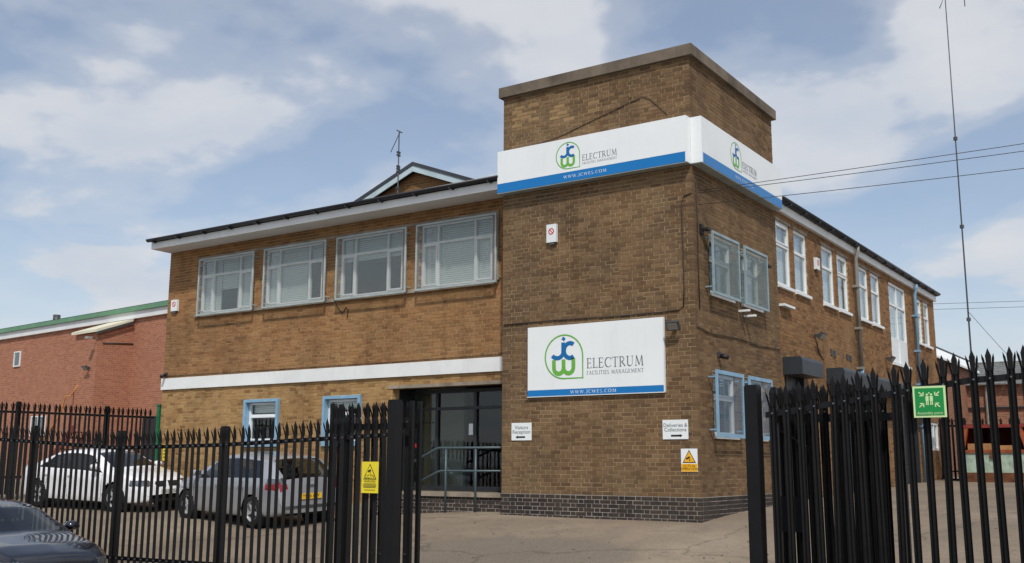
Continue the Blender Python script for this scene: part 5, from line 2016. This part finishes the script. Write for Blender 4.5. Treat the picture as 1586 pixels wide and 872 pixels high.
m = MB().box((-1.15, -0.05, -0.2), (2.2, -0.003, 2.62))
m.build('loading_door', 'frame_dark', RB)
m = MB().tube([(-1.0, -0.09, -0.1), (-1.0, -0.09, 2.5)], 0.05, 8)
m = MB().tube([(-12.6, 2.2, 6.6), (-12.6, 2.2, 7.55)], 0.16, 10)
m.build('flue', 'lamp_grey', RB, True)


def red_pt(x, y, z):
    return RB.location + Matrix.Rotation(R(-5.67), 3, 'Z') @ Vector((x, y, z))


rn = (-math.sin(R(5.67)), -math.cos(R(5.67)), 0)
floodlight('small dark lamp on red brick porch wall', red_pt(-2.6, -1.40, 4.35), rn, 0.3, 'wall_lamp')
LP = thing('pole_lamp', 'grey lamp on long arm below cream porch roof', 'light', red_pt(-2.25, -1.41, 5.35))
m = MB().tube([(0, 0, 0), (0.02, -0.25, .02)], 0.02, 6)
m.build('arm', 'lamp_grey', LP)
m = MB().box((-.08, -.42, -.02), (.12, -.24, .06))
m.build('head', 'lamp_lens', LP)
cable('dark conduit along right wall of red porch', [tuple(red_pt(-2.185, -1.2, 5.22)), tuple(red_pt(-2.185, -0.02, 5.30))], 0.03, 'conduit')

# red fire-escape stair with yellow handrail
FSx = thing('fire_stair', 'red steel stair with yellow handrail against red brick building', 'stair', red_pt(-4.6, -1.7, 0.25))
for k in range(9):
    MB().box((k * .24, -.45, .2 * k + .18), (k * .24 + .26, .45, .2 * k + .22)).build('tread', 'stair_red', FSx)
for y in (-.48, .48):
    m = MB()
    m.prism([(-.1, 0.0), (.12, 0.0), (2.3, 1.85), (2.3, 2.02), (2.1, 2.02)], 1, y - .02, y + .02)
    m.build('stringer', 'stair_red', FSx)
m = MB().tube([(-.1, -.5, .95), (1.4, -.5, 2.45), (1.62, -.5, 3.05), (1.95, -.5, 3.07), (2.3, -.5, 3.42)], .022, 8)
m.build('handrail', 'stair_yellow', FSx, True)
for x in (0, 1.0, 2.1):
    MB().tube([(x, -.5, .2 + .83 * x), (x, -.5, 1.0 + 1.05 * x)], .018, 6).build('baluster', 'stair_red', FSx)
MB().tube([(2.3, .4, -.2), (2.3, .4, 2.0)], .05, 8).build('leg', 'stair_red', FSx)
# green post at the end of the boundary fence and yellow notice on the wall corner
GPx = thing('green_post', 'tall green post at end of boundary fence beside brown building', 'post', (-18.05, 2.55, gz(-18, 2.5)))
MB().box((-.06, -.06, 0), (.06, .06, 2.45)).build('shaft', 'green_pole', GPx)
MB().box((-.075, -.075, 2.45), (.075, .075, 2.5)).build('cap', 'green_pole', GPx)
YN = thing('wall_notice', 'narrow yellow notice low at left end of front wall', 'sign', (FX(-14.75), S - .02, 1.05))
MB().box((-.09, -.008, 0), (.09, .014, .42)).build('plate', 'sign_yellow', YN)
m = MB()
for z in (.08, .16, .24, .32):
    m.box((-.06, -.0105, z), (.06, -.0085, z + .025))
m.build('lettering', 'sign_black', YN)
WN = thing('wall_notice', 'white notice on front wall right of silver car', 'sign', (FX(-8.55), S - .02, FZ(.82)))
MB().box((-.13, -.008, 0), (.13, .014, .38)).build('plate', 'sign_white', WN)
m = MB()
for z in (.1, .16, .22, .28):
    m.box((-.09, -.0105, z), (.09, -.0085, z + .015))
m.build('lettering', 'sign_grey', WN)
BB = thing('wheelie_bin', 'dark blue wheeled bin behind white car by boundary fence', 'bin', (-16.9, 0.9, gz(-16.9, .9)))
m = MB()
m.add([(-.2, -.25, .06), (.2, -.25, .06), (.2, .25, .06), (-.2, .25, .06), (-.28, -.34, .98), (.28, -.34, .98), (.28, .34, .98), (-.28, .34, .98)],
      [(3, 2, 1, 0), (4, 5, 6, 7), (0, 1, 5, 4), (1, 2, 6, 5), (2, 3, 7, 6), (3, 0, 4, 7)])
m.build('body', 'blue_plastic', BB)
m = MB()
m.prism([(-.36, .982), (.38, .982), (.36, 1.03), (0, 1.09), (-.34, 1.03)], 0, -.30, .30)
m.build('lid', 'blue_plastic', BB)
for x in (-.22, .22):
    MB().lathe([(.01, -.03), (.1, -.03), (.1, .03), (.01, .03)], 14, (x, .27, .1)).build('wheel', 'tyre', BB)

# ------------------------------------------------------------------ rear right: sheds, skip, mast
SHD = thing('long_shed', 'long low shed with white sheet roof behind side range', 'building', (-4, 22, 0.6))
o_ = Vector((-4, 22, .6))
m = MB()
m.box(tuple(Vector((-8, 20.5, .3)) - o_), tuple(Vector((-1.05, 44, 5.04)) - o_))
m.build('wall', 'rear_masonry', SHD)
for pr in ([(-.85, 4.98), (-1.95, 5.82), (-1.95, 5.90), (-.85, 5.06)], [(-1.95, 5.82), (-8.1, 5.06), (-8.1, 5.14), (-1.95, 5.90)]):
    m = MB()
    m.prism([(p[0] + 4, p[1] - .6) for p in pr][::-1], 1, -1.6, 23)
    m.build('roof', 'white_sheet', SHD)
MB().tube([(2.05, -1.62, 5.31), (2.05, 23.1, 5.31)], .06, 6).build('ridge', 'gutter_black', SHD)
# white rail along the lower eave
WS = thing('brick_workshop', 'low red brick workshop with grey slate roof behind skip', 'building', (3, 30, .6))
o_ = Vector((3, 30, .6))
m = MB()
m.box((-4.2, 0, -.4), (9, .3, 3.75))
m.box((-4.2, .301, -.4), (-3.9, 8, 3.75))
m.box((8.7, .301, -.4), (9, 8, 3.75))
m.prism([(.02, 3.751), (7.98, 3.751), (4, 4.9)], 0, -4.19, -3.91)
m.build('wall', 'rear_masonry', WS)
for y0, y1 in ((-.3, 4.0), (8.3, 4.0)):
    for k in range(11):
        ya, yb = y0 + (y1 - y0) * k / 11, y0 + (y1 - y0) * (k + 1.06) / 11
        za, zb_ = 3.74 + 1.25 * k / 11, 3.74 + 1.25 * (k + 1.06) / 11
        m = MB()
        for i in range(22):
            xx = -4.4 + i * .62 + (.31 if k % 2 else 0)
            dz = random.uniform(0, .012)
            m.add([(xx, ya, za + .03 + dz), (xx + .61, ya, za + .03 + dz), (xx + .61, yb, zb_ + .0 + dz), (xx, yb, zb_ + .0 + dz), (xx, ya, za - .01), (xx + .61, ya, za - .01)],
                  [(0, 1, 2, 3) if y0 < y1 else (3, 2, 1, 0), (4, 5, 1, 0)])
        m.build('slate_course', 'slate', WS)
m = MB().box((-4.45, 3.9, 4.95), (9.3, 4.1, 5.06))
m.build('ridge', 'slate', WS)
MB().box((-4.2, -.09, 2.75), (9, -.003, 2.83)).build('pipe_run', 'gutter_black', WS)
m = MB().tube([(-3.3, -.08, 3.7), (-3.3, -.08, -.3)], .06, 8)
m.build('drainpipe', 'pipe_grey', WS)
G2 = thing('far_gable_roof', 'grey gabled roof far behind workshop at right edge', 'building', (4.2, 48, .6))
m = MB().prism([(-4, 0), (4, 0), (4, 4.6), (0, 6.1), (-4, 4.6)], 1, 0, 10)
m.build('wall', 'rear_masonry', G2)
for s in (-1, 1):
    p = [(0, 6.12), (s * 4.3, 4.52), (s * 4.3, 4.66), (0, 6.28)]
    MB().prism(p if s > 0 else p[::-1], 1, -.3, 10.3).build('roof', 'slate', G2)

SK = thing('skip', 'open orange skip with pale green front panel holding cardboard boxes', 'skip', (1.95, 17.0, gz(1.95, 17.0)), R(-6))
m = MB()
m.prism([(-.92, .28), (.92, .28), (.95, .86), (-.95, .86)], 1, -.02, .02)
m.build('front_panel', 'mint_paint', SK)
m = MB()
m.box((-.95, -.03, 0.0), (.95, 2.8, .279))
m.build('base', 'rust', SK)
m = MB()
m.box((-.98, -.06, .861), (.98, .04, .95))
for s in (-1, 1):
    m.add([(s * .98, -.06, .951), (s * .86, -.06, .951), (s * .86, .06, .951), (s * .98, .06, .951), (s * .80, -.06, 1.60), (s * .70, -.06, 1.60), (s * .70, .06, 1.60), (s * .80, .06, 1.60)],
          [(0, 1, 5, 4), (1, 2, 6, 5), (2, 3, 7, 6), (3, 0, 4, 7), (4, 5, 6, 7)])
m.build('frame', 'orange_paint', SK)
m = MB()
m.box((-.98, .041, .28), (-.93, 2.8, 1.66))
m.box((.93, .041, .28), (.98, 2.8, 1.66))
m.box((-.93, 2.75, .28), (.93, 2.8, 1.66))
m.build('side_wall', 'red_paint', SK)
m = MB().box((-.86, -.07, 1.601), (.86, .05, 1.68))
m.box((-.98, .051, 1.661), (.98, 2.8, 1.70))
m.build('lid', 'red_paint', SK)
m = MB()
m.box((-.12, -.075, .70), (.12, -.021, .84))
m.build('catch', 'rust', SK)
for x, y, z, w_, d_, h_, l in ((-.42, .35, .36, .7, .5, .86, 'left brown cardboard box standing in open skip'), (.32, .3, .36, .62, .5, .80, 'right brown cardboard box standing in open skip')):
    c_, s_ = math.cos(R(-6)), math.sin(R(-6))
    p = SK.location + Vector((x * c_ - y * s_, x * s_ + y * c_, z - .08))
    b_ = thing('cardboard_box', l, 'box', p, R(-6 + (x * 12)), 'boxes in the skip')
    MB().box((-w_ / 2, -d_ / 2, 0), (w_ / 2, d_ / 2, h_)).build('carton', 'cardboard', b_)
    MB().box((-.02, -d_ / 2 - .002, h_ * .4), (.06, -d_ / 2 - .0005, h_ * .62)).build('shipping_label', 'sign_white', b_)
palisade('palisade_fence', 'short black palisade panel between brown building and skip', 'fence', 0, 18.2, [(.15, 2.55), (.95, 2.5)], 1.95, .12, [.9])
palisade('palisade_fence', 'low dark palisade fence across the yard behind skip', 'fence', 0, 24.0, [(-.9, 2.75), (7.5, 2.7)], 2.1, .3, [1.5, 4.5, 7.4])

MA = thing('aerial_mast', 'very tall thin aerial mast rising behind workshop at right', 'mast', (-1.93, 36.5, .6))
MB().tube([(0, 0, 0), (0, 0, 8), (0, 0, 16), (0, 0, 25)], .05, 8, r2=.022).build('pole', 'lamp_grey', MA, True)
m = MB()
m.tube([(-.3, 0, 23.5), (.1, 0, 24.4), (.9, 0, 24.05), (.9, 0, 23.3)], .025, 6)
m.build('cross_arm', 'lamp_grey', MA)
for z in (7.4, 12.0, 16.5):
    MB().lathe([(.05, -.08), (.1, -.08), (.1, .08), (.05, .08)], 8, (0, 0, z), 'Z').build('collar', 'lamp_grey', MA)
cable('guy wire slanting from aerial mast to the right', [(-1.93, 36.45, 8.4), (-.5, 36.4, 6.4), (1.2, 36.4, 4.6)], .012, 'guy_wire')


def sag(p, q, s, n=16):
    p, q = Vector(p), Vector(q)
    return [tuple(p.lerp(q, k / n) - Vector((0, 0, s * 4 * (k / n) * (1 - k / n)))) for k in range(n + 1)]


PX = (15.6, 5.0)
for za, zb_, l, s in ((5.94, 7.35, 'topmost overhead wire from tower corner to the right', .06), (5.90, 7.15, 'middle overhead wire from tower corner to the right', .10), (5.68, 6.75, 'lowest overhead wire from tower corner to the right', .12)):
    cable(l, sag((.03, .2, za), (PX[0], PX[1], zb_), s), .006, 'overhead_wire')
TP_ = thing('telegraph_pole', 'wooden telegraph pole carrying the overhead wires', 'pole', (PX[0] + .1, PX[1], gz(*PX)))
MB().tube([(0, 0, -.1), (0, 0, 8.0)], .13, 12, r2=.09).build('shaft', 'pole_wood', TP_, True)
MB().box((-.06, -.6, 7.0), (.06, .6, 7.12)).build('crossarm', 'pole_wood', TP_)
for za, l in ((12.6, 'upper far wire crossing sky behind the mast'), (12.2, 'lower far wire crossing sky behind the mast')):
    cable(l, sag((-40, 60, za + 1.8), (30, 60, za - 1.6), .5), .014, 'far_wire')
